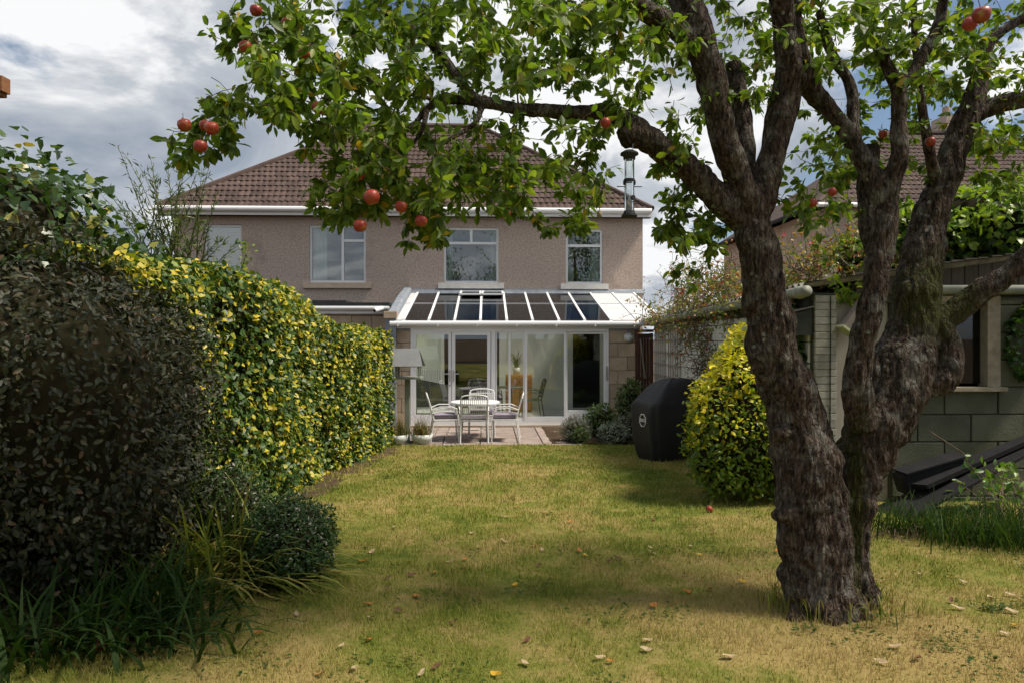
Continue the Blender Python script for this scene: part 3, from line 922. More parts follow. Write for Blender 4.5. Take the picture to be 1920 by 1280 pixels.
MB().box(HX0 - OV, HX1 + 0.18, HY - OV + 0.012, HY - OV + 0.035, EAVE - 0.115, EAVE + 0.045).build('fascia', 'upvc', house)
MB().box(HX0 - OV, HX1 + 0.18, HY - OV + 0.037, HY - 0.003, EAVE - 0.11, EAVE - 0.09).build('soffit', 'oldwood', house)

# ---- neighbour's flat roofed extension (left half of the pair)
EXT_Y = 16.3
ext = thing('flat_roof_extension', 'low buff stone extension with black felt roof and white gutter beside the lean-to', 'extension', (-4.6, EXT_Y, 0))
ex0, ex1 = -6.8, XY(727, EXT_Y)
MB().box(ex0, ex1, EXT_Y, HY - 0.004, -0.1, 2.62).build('wall', 'mortar', ext)
def block_wall(parent, x0, x1, y, z0, z1, bw, bh, mat, th=0.025, axis='x', holes=(), name='stone_block', joint=0.010, x_full=None):
    row = 0
    z = z0
    while z < z1 - 0.03:
        h = min(bh, z1 - z)
        x = x0 - (bw / 2 if row % 2 else 0)
        while x < x1 - 0.01:
            a, c = max(x, x0), min(x + bw, x1)
            x += bw
            segs = [(a, c)]
            for hx0, hx1, hz0, hz1 in holes:
                if z + h > hz0 + 0.02 and z < hz1 - 0.02:
                    ns = []
                    for s0, s1 in segs:
                        if s1 <= hx0 or s0 >= hx1: ns.append((s0, s1)); continue
                        if s0 < hx0: ns.append((s0, hx0))
                        if s1 > hx1: ns.append((hx1, s1))
                    segs = ns
            for s0, s1 in segs:
                if s1 - s0 < 0.04: continue
                L_ = round(s1 - s0 - joint, 2)
                jit = random.uniform(-0.002, 0.003)
                if axis == 'x':
                    piece(name, box_mesh(name, L_, th, round(h - joint, 3), mat), ((s0 + s1) / 2, y - th / 2 + 0.004 - jit, z + joint / 2), parent)
                else:
                    piece(name, box_mesh(name, th, L_, round(h - joint, 3), mat), (y - th / 2 + 0.004 - jit, (s0 + s1) / 2, z + joint / 2), parent)
        row += 1
        z += bh
block_wall(ext, -4.2, ex1, EXT_Y, 0.0, 2.55, 0.45, 0.30, 'stone')
MB().box(ex0, ex1 + 0.06, EXT_Y - 0.20, HY - 0.004, 2.62, 2.69).build('roof', 'felt', ext)
MB().tube([(ex0, EXT_Y - 0.16, 2.57), (ex1 + 0.05, EXT_Y - 0.16, 2.57)], 0.055, 10).build('gutter', 'upvc', ext)
MB().box(ex0, ex1 + 0.05, EXT_Y - 0.102, EXT_Y - 0.03, 2.44, 2.615).build('fascia', 'upvc', ext)
MB().box(-4.1, -3.3, EXT_Y + 0.5, EXT_Y + 1.3, 2.692, 2.78).build('rooflight', 'felt', ext, bevel=0.02)
vx = XY(640, EXT_Y)
MB().box(vx, vx + 0.5, EXT_Y - 0.035, EXT_Y - 0.024, 1.55, 2.06).build('window', 'glass', ext)

cc = thing('security_camera', 'small white bullet security camera below the felt roof gutter', 'camera', (XY(712, EXT_Y), EXT_Y - 0.12, 2.52))
p = Vector((XY(713, EXT_Y), EXT_Y - 0.2, 2.56))
MB().tube([p + Vector((-0.07, -0.16, -0.06)), p + Vector((-0.06, -0.15, -0.055)), p + Vector((0.07, 0.0, 0))], [0.05, 0.055, 0.055], 12).build('housing', 'upvc', cc)
MB().tube([p + Vector((-0.073, -0.165, -0.063)), p + Vector((-0.068, -0.158, -0.06))], 0.036, 12).build('lens', 'black', cc)
MB().tube([p + Vector((0.03, -0.03, -0.02)), p + Vector((0.03, 0.05, 0.06)), p + Vector((0.03, 0.17, 0.06))], 0.016, 8).build('bracket', 'upvc', cc)

# ================================================================== THE LEAN-TO
CY = 15.15
cons = thing('conservatory', 'white framed glazed lean-to with sloping glass roof against the house', 'conservatory', (0.4, CY, 0))
cx = lambda px: XY(px, CY)
GZ, TZ = 2.20, 3.03            # gutter and ridge heights
XL, XR = cx(735), cx(1200)
fx0, fx1 = cx(770), cx(1141)
ftop = ZY(616, CY)
# floor plinth and side walls
MB().box(fx0 - 0.02, fx1 + 0.02, CY - 0.10, CY + 0.09, -0.02, 0.055).build('threshold', 'sillstone', cons)
MB().box(fx0 - 0.3, fx1 + 0.3, CY + 0.092, HY - 0.02, 0.0, 0.09).build('floor', 'floortile', cons)
MB().box(XL, fx0 - 0.004, CY + 0.03, CY + 0.25, -0.05, 2.10).build('pier', 'mortar', cons)
MB().box(fx1 + 0.004, XR, CY + 0.03, CY + 0.25, -0.05, 2.10).build('pier', 'mortar', cons)
block_wall(cons, XL, fx0 - 0.004, CY + 0.02, 0.02, 2.07, 0.40, 0.295, 'stone')
block_wall(cons, fx1 + 0.004, XR, CY + 0.02, 0.02, 2.07, 0.40, 0.295, 'stone')
MB().box(XL, fx0 - 0.2, CY + 0.252, HY - 0.02, -0.05, 2.15).build('side_wall', 'plaster', cons)
MB().box(fx1 + 0.3, XR, CY + 0.252, HY - 0.02, -0.05, 2.15).build('side_wall', 'plaster', cons)
b = wall_with_holes(fx0 - 0.2, fx1 + 0.3, 0.09, 2.24, HY - 0.03, 0.026, [DA, DB])
b.build('back_wall', 'plaster', cons)
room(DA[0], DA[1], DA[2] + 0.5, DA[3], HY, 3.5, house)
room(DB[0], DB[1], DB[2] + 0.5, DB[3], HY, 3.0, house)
for d_ in (DA, DB):
    fr = MB()
    fr.box(d_[0] - 0.08, d_[0], HY - 0.055, HY - 0.031, 0.09, d_[3] + 0.08).box(d_[1], d_[1] + 0.08, HY - 0.055, HY - 0.031, 0.09, d_[3] + 0.08)
    fr.box(d_[0], d_[1], HY - 0.055, HY - 0.031, d_[3], d_[3] + 0.08)
    fr.build('door_frame', 'upvc', cons)
# lead apron / scalloped lead under the gutter and flashing at the house wall
for xa, xb in ((XL, fx0), (fx1, XR)):
    s = MB()
    n = 22
    vs = []
    for i in range(n + 1):
        x = xa + (xb - xa) * i / n
        vs += [(x, CY - 0.012, 2.16), (x, CY - 0.02, 2.075 - 0.022 * abs(math.sin(i * 1.1)))]
    s.add(vs, [(2 * i, 2 * i + 1, 2 * i + 3, 2 * i + 2) for i in range(n)])
    s.build('lead_apron', 'lead', cons)
MB().quadplate((XL + 0.1, HY - 0.004, TZ + 0.11), (XL + 0.1, HY - 0.20, TZ - 0.01), (HX1 - 0.02, HY - 0.20, TZ - 0.01), (HX1 - 0.02, HY - 0.004, TZ + 0.11), 0.012).build('flashing', 'lead', cons)
# roof: bars and panes
bar_px = [758, 805, 853, 901, 950, 998, 1047, 1095, 1144, 1193]
bars = [cx(p_) for p_ in bar_px]
bars.append(bars[-1] + 0.55)
y_lo, y_hi = CY - 0.10, HY - 0.10
zf = lambda y: GZ + 0.05 + (TZ - GZ - 0.05) * (y - y_lo) / (y_hi - y_lo)
allb = [bars[0] - 0.30] + bars
for i, x in enumerate(allb):
    MB().bar((x, y_lo, zf(y_lo) + 0.02), (x, y_hi, zf(y_hi) + 0.02), 0.05, 0.05).build('glazing_bar', 'upvc', cons)
    MB().box(x - 0.03, x + 0.03, y_lo - 0.02, y_lo - 0.003, zf(y_lo) - 0.015, zf(y_lo) + 0.05).build('end_cap', 'upvc', cons)
for i, (xa, xb) in enumerate(zip(allb[:-1], allb[1:])):
    white = i == 0 or i >= 9
    MB().quadplate((xa + 0.027, y_lo, zf(y_lo) + 0.018), (xb - 0.027, y_lo, zf(y_lo) + 0.018), (xb - 0.027, y_hi, zf(y_hi) + 0.018), (xa + 0.027, y_hi, zf(y_hi) + 0.018), 0.006).build('roof_pane', 'poly' if white else 'roofglass', cons)
ym = (y_lo + y_hi) / 2 + 0.15
MB().box(allb[0] + 0.03, allb[-1] - 0.03, ym - 0.012, ym + 0.012, zf(ym) + 0.026, zf(ym) + 0.038).build('pane_joint', 'upvc', cons)
for k in (3, 4):                # two opening roof vents
    xa, xb = allb[k] + 0.03, allb[k + 1] - 0.03
    v = MB()
    ya, yb = y_hi - 0.62, y_hi - 0.05
    za, zb = zf(ya) + 0.10, zf(yb) + 0.06
    for q in (((xa, ya, za), (xb, ya, za)), ((xa, yb, zb), (xb, yb, zb)), ((xa, ya, za), (xa, yb, zb)), ((xb, ya, za), (xb, yb, zb))):
        v.bar(*q, 0.05, 0.04)
    vo = v.build('roof_vent', 'upvc', cons)
    MB().quadplate((xa, ya, za), (xb, ya, za), (xb, yb, zb), (xa, yb, zb), 0.005).build('pane', 'roofglass', vo)
MB().tube([(XL - 0.02, CY - 0.16, GZ), (bars[-1] + 0.02, CY - 0.16, GZ)], 0.055, 10).build('gutter', 'upvc', cons)
MB().box(XL, XR, CY - 0.104, CY - 0.03, GZ - 0.06, GZ + 0.04).build('eaves_beam', 'upvc', cons)
for k in range(7):
    x = XL + 0.15 + k * 0.83
    MB().box(x - 0.012, x + 0.012, CY - 0.222, CY - 0.10, GZ - 0.065, GZ + 0.01).build('gutter_bracket', 'upvc', cons)
# leaded party parapet climbing beside the roof
pw = MB()
px0, px1 = cx(735) - 0.12, cx(735) + 0.10
ys = [CY - 0.15, CY + 0.4, CY + 1.2, CY + 2.0, HY - 0.01]
zs = [2.42, 2.55, 2.78, 2.98, 3.20]
vs, fs = [], []
for y, z in zip(ys, zs):
    vs += [(px0, y, 0.0), (px0, y, z - 0.05), (px0 + 0.05, y, z), (px1 - 0.05, y, z), (px1, y, z - 0.05), (px1, y, 0.0)]
for i in range(len(ys) - 1):
    for j in range(5):
        fs.append((i * 6 + j, i * 6 + j + 1, i * 6 + 6 + j + 1, i * 6 + 6 + j))
fs.append((0, 1, 2, 3, 4, 5))
pw.add(vs, fs).build('parapet', 'lead', cons)
MB().box(px0 - 0.03, px1 + 0.03, CY - 0.20, CY - 0.06, 2.30, 2.45).build('kneeler', 'stone', cons, bevel=0.015)
# front: frame, doors, sliding panes
f = MB()
f.box(fx0, fx0 + 0.05, CY - 0.02, CY + 0.07, 0.055, ftop).box(fx1 - 0.05, fx1, CY - 0.02, CY + 0.07, 0.055, ftop)
f.box(fx0 + 0.05, fx1 - 0.05, CY - 0.02, CY + 0.07, ftop - 0.06, ftop).box(fx0 + 0.05, fx1 - 0.05, CY - 0.02, CY + 0.07, 0.055, 0.13)
f.box(cx(921), cx(929), CY - 0.02, CY + 0.07, 0.13, ftop - 0.06)
f.build('door_surround', 'upvc', cons)
MB().box(XL, XR, CY - 0.028, CY + 0.07, ftop + 0.003, GZ - 0.062).build('head_board', 'upvc', cons)
def leaf_door(x0, x1, st, y, name, bot=0.14):
    """glazed door leaf: stiles, rails, pane"""
    z0, z1 = 0.135, ftop - 0.065
    d = MB()
    d.box(x0, x0 + st, y - 0.03, y + 0.03, z0, z1).box(x1 - st, x1, y - 0.03, y + 0.03, z0, z1)
    d.box(x0 + st, x1 - st, y - 0.03, y + 0.03, z0, z0 + bot).box(x0 + st, x1 - st, y - 0.03, y + 0.03, z1 - st, z1)
    o = d.build(name, 'upvc', cons, bevel=0.004)
    MB().box(x0 + st, x1 - st, y - 0.004, y + 0.004, z0 + bot, z1 - st).build('pane', 'doorglass', o)
    return o
d1 = leaf_door(fx0 + 0.053, cx(846), 0.06, CY + 0.02, 'door')
d2 = leaf_door(cx(847), cx(920), 0.075, CY + 0.02, 'door')
for d_, x, s in ((d1, cx(843.5), -1), (d2, cx(850.5), 1)):
    MB().box(x - 0.015, x + 0.015, CY - 0.022, CY - 0.011, 0.98, 1.22).build('handle_plate', 'chrome', d_, bevel=0.004)
    MB().tube([(x, CY - 0.02, 1.14), (x, CY - 0.06, 1.14), (x + s * 0.11, CY - 0.06, 1.145)], 0.010, 8).build('handle', 'chrome', d_)
MB().tube([(cx(843.5), CY - 0.021, 0.90), (cx(843.5), CY - 0.011, 0.90)], 0.012, 8).build('keyhole', 'darkmetal', d1)
s1 = leaf_door(cx(929.5), cx(983), 0.025, CY + 0.035, 'sliding_pane', 0.07)
MB().box(cx(953.5), cx(957.5), CY + 0.0, CY + 0.07, 0.205, ftop - 0.09).build('stile', 'upvc', s1)
s2 = leaf_door(cx(983.5), cx(1062), 0.055, CY + 0.018, 'sliding_door', 0.09)
s3 = leaf_door(cx(1060), fx1 - 0.052, 0.05, CY + 0.05, 'sliding_door', 0.22)
MB().box(cx(1136), cx(1139), CY - 0.04, CY - 0.021, 1.0, 1.3).build('handle', 'chrome', s3, bevel=0.004)

lamp = thing('bulkhead_lamp', 'round metal bulkhead lamp on the stone wall beside the gate', 'wall lamp', (cx(1179), CY - 0.02, ZY(633, CY)))
lx, lz = cx(1179), ZY(633, CY)
def disc(prof, c, name, mat, parent, n=20):
    """lathe about the Y axis (towards the camera)"""
    b = MB()
    for r_, y in prof:
        for j in range(n):
            th = 2 * math.pi * j / n
            b.v.append((c[0] + r_ * math.cos(th), c[1] - y, c[2] + r_ * math.sin(th)))
    for i in range(len(prof) - 1):
        for j in range(n):
            q = (j + 1) % n
            b.f.append((i * n + j, i * n + q, (i + 1) * n + q, (i + 1) * n + j))
    b.smooth = True
    return b.build(name, mat, parent)
disc([(0.11, 0), (0.115, 0.03), (0.10, 0.05), (0.085, 0.05)], (lx, CY, lz), 'rim', 'chrome', lamp)
disc([(0.085, 0.045), (0.07, 0.08), (0.035, 0.10), (0.0, 0.105)], (lx, CY, lz), 'diffuser', 'bowl', lamp)

# ---- inside the lean-to
def rod_chair(name, label, cat, loc, rz, frame, seatmat, group=None):
    t = thing(name, label, cat, loc, rz, group)
    w2 = 0.25
    for sx in (-1, 1):
        MB().tube([(sx * w2, 0.24, 0.0), (sx * (w2 - 0.01), 0.22, 0.40)], 0.013, 8).build('leg', frame, t, local=True)
        MB().tube([(sx * w2, -0.27, 0.0), (sx * (w2 - 0.01), -0.21, 0.40)], 0.013, 8).build('leg', frame, t, local=True)
        MB().tube([(sx * w2, -0.255, 0.58), (sx * (w2 + 0.015), -0.1, 0.64), (sx * (w2 + 0.015), 0.12, 0.635), (sx * (w2 + 0.01), 0.21, 0.60), (sx * w2, 0.225, 0.40)], 0.011, 8).build('armrest', frame, t, local=True)
        MB().tube([(sx * w2, -0.245, 0.52), (sx * (w2 + 0.01), -0.05, 0.56), (sx * (w2 + 0.01), 0.16, 0.55), (sx * w2, 0.215, 0.47)], 0.008, 6).build('arm_scroll', frame, t, local=True)
    s = MB()
    for y in (-0.21, 0.22):
        s.tube([(-w2, y, 0.40), (w2, y, 0.40)], 0.012, 8)
    for sx in (-1, 1):
        s.tube([(sx * w2, -0.21, 0.40), (sx * w2, 0.22, 0.40)], 0.012, 8)
    for i in range(9):
        x = -w2 + 0.05 + i * 0.05
        s.tube([(x, -0.21, 0.405), (x, 0.22, 0.405)], 0.005, 5)
    s.build('seat', frame, t, local=True)
    back = MB()
    hw = w2 - 0.01
    arch = [(-hw, -0.21, 0.40), (-hw, -0.27, 0.66), (-hw, -0.315, 0.80)]
    for i in range(1, 8):
        a = math.pi * (1 - i / 8)
        arch.append((math.cos(a) * hw * 1.0, -0.325 - 0.012 * math.sin(a), 0.80 + 0.075 * math.sin(a) ** 0.6))
    arch += [(hw, -0.315, 0.80), (hw, -0.27, 0.66), (hw, -0.21, 0.40)]
    back.tube(arch, 0.013, 8)
    back.tube([(-hw, -0.313, 0.79), (hw, -0.313, 0.79)], 0.008, 6)
    back.tube([(-hw, -0.225, 0.46), (hw, -0.225, 0.46)], 0.008, 6)
    for i in range(7):
        x = -0.10 + i * 0.033
        back.tube([(x, -0.325, 0.79), (x, -0.333, 0.835), (x + (0.012 if i % 2 else -0.012), -0.336, 0.865)], 0.005, 5)
    bo = back.build('backrest', frame, t, local=True)
    for i in range(13):
        x = -hw + 0.03 + i * (2 * hw - 0.06) / 12
        MB().bar((x, -0.226, 0.46), (x, -0.312, 0.79), 0.011, 0.004, (0, 1, 0.25)).build('slat', frame, bo, local=True)
    for k in range(3):
        z = 0.53 + k * 0.07
        MB().tube([(-hw + 0.01, -0.226 - (z - 0.46) * 0.26, z), (hw - 0.01, -0.226 - (z - 0.46) * 0.26, z)], 0.003, 5).build('wire', frame, bo, local=True)
    if seatmat:
        c = MB().box(-0.225, 0.225, -0.20, 0.225, 0.414, 0.465)
        c.build('cushion', seatmat, t, local=True, bevel=0.018)
        c2 = MB().box(-0.22, 0.22, -0.195, 0.215, 0.466, 0.492)
        c2.build('cushion_top', seatmat, t, local=True, bevel=0.012)
    return t
TBL = Vector((XY(891, 13.35), 13.35, 0.012))
table = thing('garden_table', 'round white metal garden table on the patio', 'table', TBL)
MB().lathe([(0, 0.66), (0.445, 0.66), (0.46, 0.668), (0.46, 0.692), (0.45, 0.70), (0, 0.70)], n=48).build('table_top', 'metal', table, local=True, smooth=False)
for k in range(4):
    a = math.pi / 4 + k * math.pi / 2
    MB().tube([(0.36 * math.cos(a), 0.36 * math.sin(a), 0.66), (0.33 * math.cos(a), 0.33 * math.sin(a), 0.35), (0.38 * math.cos(a), 0.38 * math.sin(a), 0.0)], 0.014, 8).build('leg', 'metal', table, local=True)
MB().tube([(0.33 * math.cos(a), 0.33 * math.sin(a), 0.20) for a in np.linspace(0, 2 * math.pi, 25)], 0.009, 6, cap=False).build('stretcher_ring', 'metal', table, local=True)
G = 'white garden chairs round the patio table'
ch = rod_chair('garden_chair', 'white metal garden chair seen from behind, its back towards the lawn', 'chair', (TBL.x - 0.02, 12.98, 0.012), R(3), 'metal', 'cushion', G)
copy_thing(ch, (TBL.x + 0.12, 13.86, 0.012), R(180), 'white metal garden chair on the far side of the table by the doors')
copy_thing(ch, (TBL.x - 0.56, 13.18, 0.012), R(-83), 'white metal garden chair with mauve cushion next to the bird table')
copy_thing(ch, (TBL.x + 0.56, 13.16, 0.012), R(86), 'white metal garden chair with mauve cushion on the side towards the flower bed')
ic = rod_chair('conservatory_chair', 'dark metal armchair with swept back inside the lean-to by the pale wall', 'chair', (1.0, 16.3, 0.09), R(95), 'darkmetal', None, 'dark chairs inside the lean-to')
copy_thing(ic, (0.12, 16.4, 0.09), R(-90), 'dark metal armchair inside the lean-to in front of the sideboard')
it = thing('conservatory_table', 'small dark table inside the lean-to between two dark chairs', 'table', (0.56, 16.5, 0.09))
MB().lathe([(0, 0.66), (0.34, 0.66), (0.35, 0.675), (0.34, 0.69), (0, 0.69)], n=32).build('table_top', 'darkmetal', it, local=True)
MB().tube([(0, 0, 0.66), (0, 0, 0.02)], 0.025, 10).build('pedestal', 'darkmetal', it, local=True)
MB().lathe([(0.0, 0.02), (0.2, 0.015), (0.22, 0.0)], n=24).build('foot', 'darkmetal', it, local=True)
sb = thing('sideboard', 'orange wooden sideboard inside the lean-to', 'sideboard', (0.78, 17.6, 0.09))
MB().box(0.46, 1.10, 17.35, 17.85, 0.13, 1.0).build('carcass', 'orange', sb, bevel=0.006)
for k in range(3):
    MB().box(0.48, 1.08, 17.332, 17.348, 0.16 + k * 0.28, 0.41 + k * 0.28).build('drawer', 'orange', sb, bevel=0.004)
    MB().tube([(0.78, 17.33, 0.29 + k * 0.28), (0.78, 17.31, 0.29 + k * 0.28)], 0.014, 8).build('knob', 'darkmetal', sb)
MB().box(0.47, 1.09, 17.38, 17.84, 0.09, 0.13).build('plinth', 'orange', sb)
def blades(n, base, spread, ln, wid, out_bias, seed, lift=1.0, segs=5, droop=0.9):
    """arching strap leaves: returns verts, faces"""
    rg = np.random.default_rng(seed)
    V, F, T = [], [], []
    for i in range(n):
        bx = base + np.array([rg.normal() * spread[0], rg.normal() * spread[1], 0])
        az = rg.uniform(0, 2 * math.pi)
        d = np.array([math.cos(az), math.sin(az), 0]) * rg.uniform(0.25, 0.9) + np.array(out_bias) * rg.uniform(0.2, 1.0)
        l_ = ln * rg.uniform(0.55, 1.25)
        up = lift * rg.uniform(0.5, 1.1)
        hd = d / max(np.linalg.norm(d), 1e-6)
        sdv = np.array([-hd[1], hd[0], 0.0])
        wv = wid * rg.uniform(0.6, 1.2)
        n0 = len(V)
        tt = rg.random()
        p = bx.copy()
        v = np.array([d[0] * 0.7, d[1] * 0.7, up]); v /= np.linalg.norm(v)
        for k in range(segs + 1):
            u = k / segs
            wk = wv * (1 - u ** 2.2) * 0.5 + 0.0006
            V.append(p - sdv * wk); V.append(p + sdv * wk + np.array([0, 0, 0.002]))
            T += [tt, tt]
            v = v + np.array([0, 0, -droop * (0.25 + u) / segs * 1.6]); v /= np.linalg.norm(v)
            p = p + v * l_ / segs
            floor = gz(p[1]) + 0.03 + 0.06 * tt
            if p[2] < floor: p[2] = floor; v[2] = max(v[2], 0)
        for k in range(segs):
            F.append((n0 + 2 * k, n0 + 2 * k + 1, n0 + 2 * k + 3, n0 + 2 * k + 2))
    return V, F, T
def blade_part(name, VFT, mat, parent, kind='stuff'):
    V, F, T = VFT
    off = ORG[parent.name] if parent is not None else Vector((0, 0, 0))
    me = bpy.data.meshes.new(name)
    me.from_pydata([tuple(np.array(v) - np.array(off)) for v in V], [], F)
    a = me.attributes.new('tint', 'FLOAT', 'POINT')
    a.data.foreach_set('value', np.array(T, np.float32))
    me.materials.append(M[mat])
    o = bpy.data.objects.new(name, me)
    link(o, parent)
    if kind: o['kind'] = kind
    return o
def merge(*l):
    V, F, T = [], [], []
    for v, f, t in l:
        n = len(V)
        V += v; T += t
        F += [tuple(i + n for i in q) for q in f]
    return V, F, T
pp = thing('potted_palm', 'spiky palm in a pale pot on the orange sideboard', 'potted plant', (0.72, 17.55, 1.0))
MB().lathe([(0, 0), (0.07, 0), (0.095, 0.17), (0.085, 0.17), (0.08, 0.15), (0, 0.15)], (0.72, 17.55, 1.002), 20).build('pot', 'bowl', pp, smooth=True)
blade_part('leaves', blades(46, np.array([0.72, 17.55, 1.14]), (0.02, 0.02), 0.5, 0.025, (0, 0, 0), 5, 1.6), 'willow', pp)
sf = thing('garden_sofa', 'dark cushioned lounge seat behind the glass of the double doors', 'sofa', (-1.15, 16.9, 0.09))
MB().box(-1.75, -0.62, 16.5, 17.1, 0.30, 0.46).build('seat', 'darkmetal', sf, bevel=0.03)
s = MB()
n = 12
vs = []
for i in range(n + 1):
    x = -1.78 + 1.2 * i / n
    z = 0.98 - 0.26 * (i / n) ** 0.7
    vs += [(x, 17.05, 0.40), (x, 17.12, z), (x, 17.18, z), (x, 17.2, 0.40)]
s.add(vs, [(4 * i + j, 4 * i + 4 + j, 4 * i + 4 + (j + 1) % 4, 4 * i + (j + 1) % 4) for i in range(n) for j in range(4)] + [(0, 1, 2, 3), (4 * n + 3, 4 * n + 2, 4 * n + 1, 4 * n)])
s.build('backrest', 'darkmetal', sf)
for x in (-1.7, -0.67):
    for y in (16.55, 17.1):
        MB().tube([(x, y, 0.09), (x, y, 0.31)], 0.02, 8).build('leg', 'darkmetal', sf)
    MB().tube([(x, 17.1, 0.62), (x, 16.8, 0.66), (x, 16.52, 0.62), (x, 16.52, 0.4)], 0.02, 8).build('armrest', 'darkmetal', sf)
rd = thing('radiator', 'white ribbed radiator on the back wall inside the lean-to', 'radiator', (-1.55, HY - 0.12, 0.4))
for k in range(13):
    MB().box(-1.86 + k * 0.055, -1.86 + k * 0.055 + 0.045, HY - 0.13, HY - 0.07, 0.55, 1.12).build('rib', 'upvc', rd, bevel=0.012)
MB().box(-1.86, -1.15, HY - 0.105, HY - 0.085, 0.60, 0.66).build('pipe', 'upvc', rd)
MB().box(-1.84, -1.80, HY - 0.11, HY - 0.032, 1.0, 1.04).build('bracket', 'upvc', rd)

# ================================================================== RIGHT-HAND NEIGHBOUR'S HOUSE
NY = 18.5
NX0 = XY(1546, NY)
nb = thing('neighbour_house', 'pink rendered house with brown tiled hipped roof seen through the apple tree', 'house', (NX0 + 5, NY, 0))
ne = ZY(385, NY) - 0.02
b = MB()
b.add([(NX0, NY, -0.2), (NX0 + 11, NY, -0.2), (NX0 + 11, NY, ne), (NX0, NY, ne)], [(0, 1, 2, 3)])
b.add([(NX0, NY, -0.2), (NX0, NY, ne), (NX0, NY + 8, ne), (NX0, NY + 8, -0.2)], [(0, 1, 2, 3)])
b.add([(NX0 + 11, NY, -0.2), (NX0 + 11, NY + 8, -0.2), (NX0 + 11, NY + 8, ne), (NX0 + 11, NY, ne)], [(0, 1, 2, 3)])
b.add([(NX0, NY + 8, -0.2), (NX0, NY + 8, ne), (NX0 + 11, NY + 8, ne), (NX0 + 11, NY + 8, -0.2)], [(0, 1, 2, 3)])
b.build('wall', 'dash', nb)
roof_hip(nb, NX0 - 0.3, NX0 + 11.3, NY - 0.3, 8.6, ne + 0.05, 0.72, 220, lambda p: p.x < NX0 + 7.5)
MB().tube([(NX0 - 0.35, NY - 0.36, ne + 0.02), (NX0 + 11.3, NY - 0.36, ne + 0.02)], 0.065, 8).build('gutter', 'upvc', nb)
MB().tube([(NX0 - 0.36, NY - 0.3, ne + 0.02), (NX0 - 0.36, NY + 8.3, ne + 0.02)], 0.065, 8).build('gutter', 'felt', nb)
chx = XY(1782, NY + 4.3)
cb = MB().box(chx - 0.4, chx + 0.4, NY + 3.9, NY + 4.7, 7.6, 9.1).build('chimney', 'dash', nb)
MB().lathe([(0.13, 0), (0.11, 0.35), (0.09, 0.35)], (chx - 0.15, NY + 4.3, 9.1), 14).build('chimney_pot', 'stone', cb)
window((NX0 + 1.2, NX0 + 2.4, 3.2, 4.5), nb, NY - 0.16, [('h', 0.7, 0, 1)], 0.06, 'sill')

# ================================================================== GARAGE / SHED on the right
SX, SY0, SY1 = 3.40, 7.30, 14.3
shed = thing('garden_shed', 'pale green painted block shed with dark window and corrugated roof behind the apple tree', 'shed', (SX + 2, SY0, 0.15))
SW = (4.58, 5.30, 1.385, 2.30)          # window opening
SD = (3.63, 4.22, 0.10, 2.26)           # door opening
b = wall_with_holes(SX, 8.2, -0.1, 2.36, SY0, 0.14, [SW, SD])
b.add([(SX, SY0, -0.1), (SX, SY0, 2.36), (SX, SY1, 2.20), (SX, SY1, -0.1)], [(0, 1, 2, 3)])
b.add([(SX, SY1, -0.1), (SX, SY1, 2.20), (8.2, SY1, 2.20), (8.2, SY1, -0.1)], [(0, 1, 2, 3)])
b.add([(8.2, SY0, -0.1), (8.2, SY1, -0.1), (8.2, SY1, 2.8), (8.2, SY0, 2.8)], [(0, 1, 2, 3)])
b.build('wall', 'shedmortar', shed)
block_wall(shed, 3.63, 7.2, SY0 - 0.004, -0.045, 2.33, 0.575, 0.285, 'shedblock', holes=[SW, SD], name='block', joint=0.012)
MB().box(SX + 0.006, SX + 0.222, SY0 - 0.028, SY0 - 0.002, 0.05, 2.32).build('pier', 'pierpaint', shed)
z = 0.12
while z < 2.30:                          # brick pier, painted white
    piece('brick', box_mesh('brick', 0.224, 0.05, 0.070, 'pierpaint', 0.004), (SX + 0.113, SY0 - 0.012 - random.uniform(0, 0.004), z), shed)
    z += 0.0765
block_wall(shed, SY0 + 0.06, SY1, SX - 0.004, 0.05, 2.16, 0.46, 0.225, 'whitepaint', axis='y', name='block', joint=0.010)
MB().box(SD[0] + 0.004, SD[1] - 0.004, SY0 + 0.05, SY0 + 0.09, 0.12, SD[3] - 0.004).build('door', 'beige', shed)
wn = MB().box(SW[0] + 0.07, SW[1] - 0.075, SY0 + 0.06, SY0 + 0.066, SW[2] + 0.03, SW[3] - 0.05).build('window', 'darkglass', shed)
f = MB()
f.box(SW[1] - 0.078, SW[1] + 0.06, SY0 - 0.055, SY0 + 0.10, SW[2] + 0.002, SW[3] + 0.03).box(SW[0] - 0.02, SW[0] + 0.07, SY0 - 0.055, SY0 + 0.10, SW[2] + 0.002, SW[3] + 0.03)
f.box(SW[0] + 0.07, SW[1] - 0.078, SY0 - 0.045, SY0 + 0.10, SW[3] - 0.05, SW[3] + 0.03)
f.build('frame', 'framewood', wn)
MB().box(SW[0] - 0.06, SW[1] + 0.10, SY0 - 0.11, SY0 + 0.05, SW[2] - 0.045, SW[2]).build('sill', 'framewood', wn, bevel=0.006)
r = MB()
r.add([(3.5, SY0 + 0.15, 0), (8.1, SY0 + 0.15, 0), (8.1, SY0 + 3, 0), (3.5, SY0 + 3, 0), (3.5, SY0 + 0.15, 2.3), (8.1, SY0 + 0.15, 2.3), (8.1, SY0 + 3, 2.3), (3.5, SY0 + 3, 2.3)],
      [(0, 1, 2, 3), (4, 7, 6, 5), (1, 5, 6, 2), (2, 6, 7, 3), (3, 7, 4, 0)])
r.build('interior', 'core', shed)
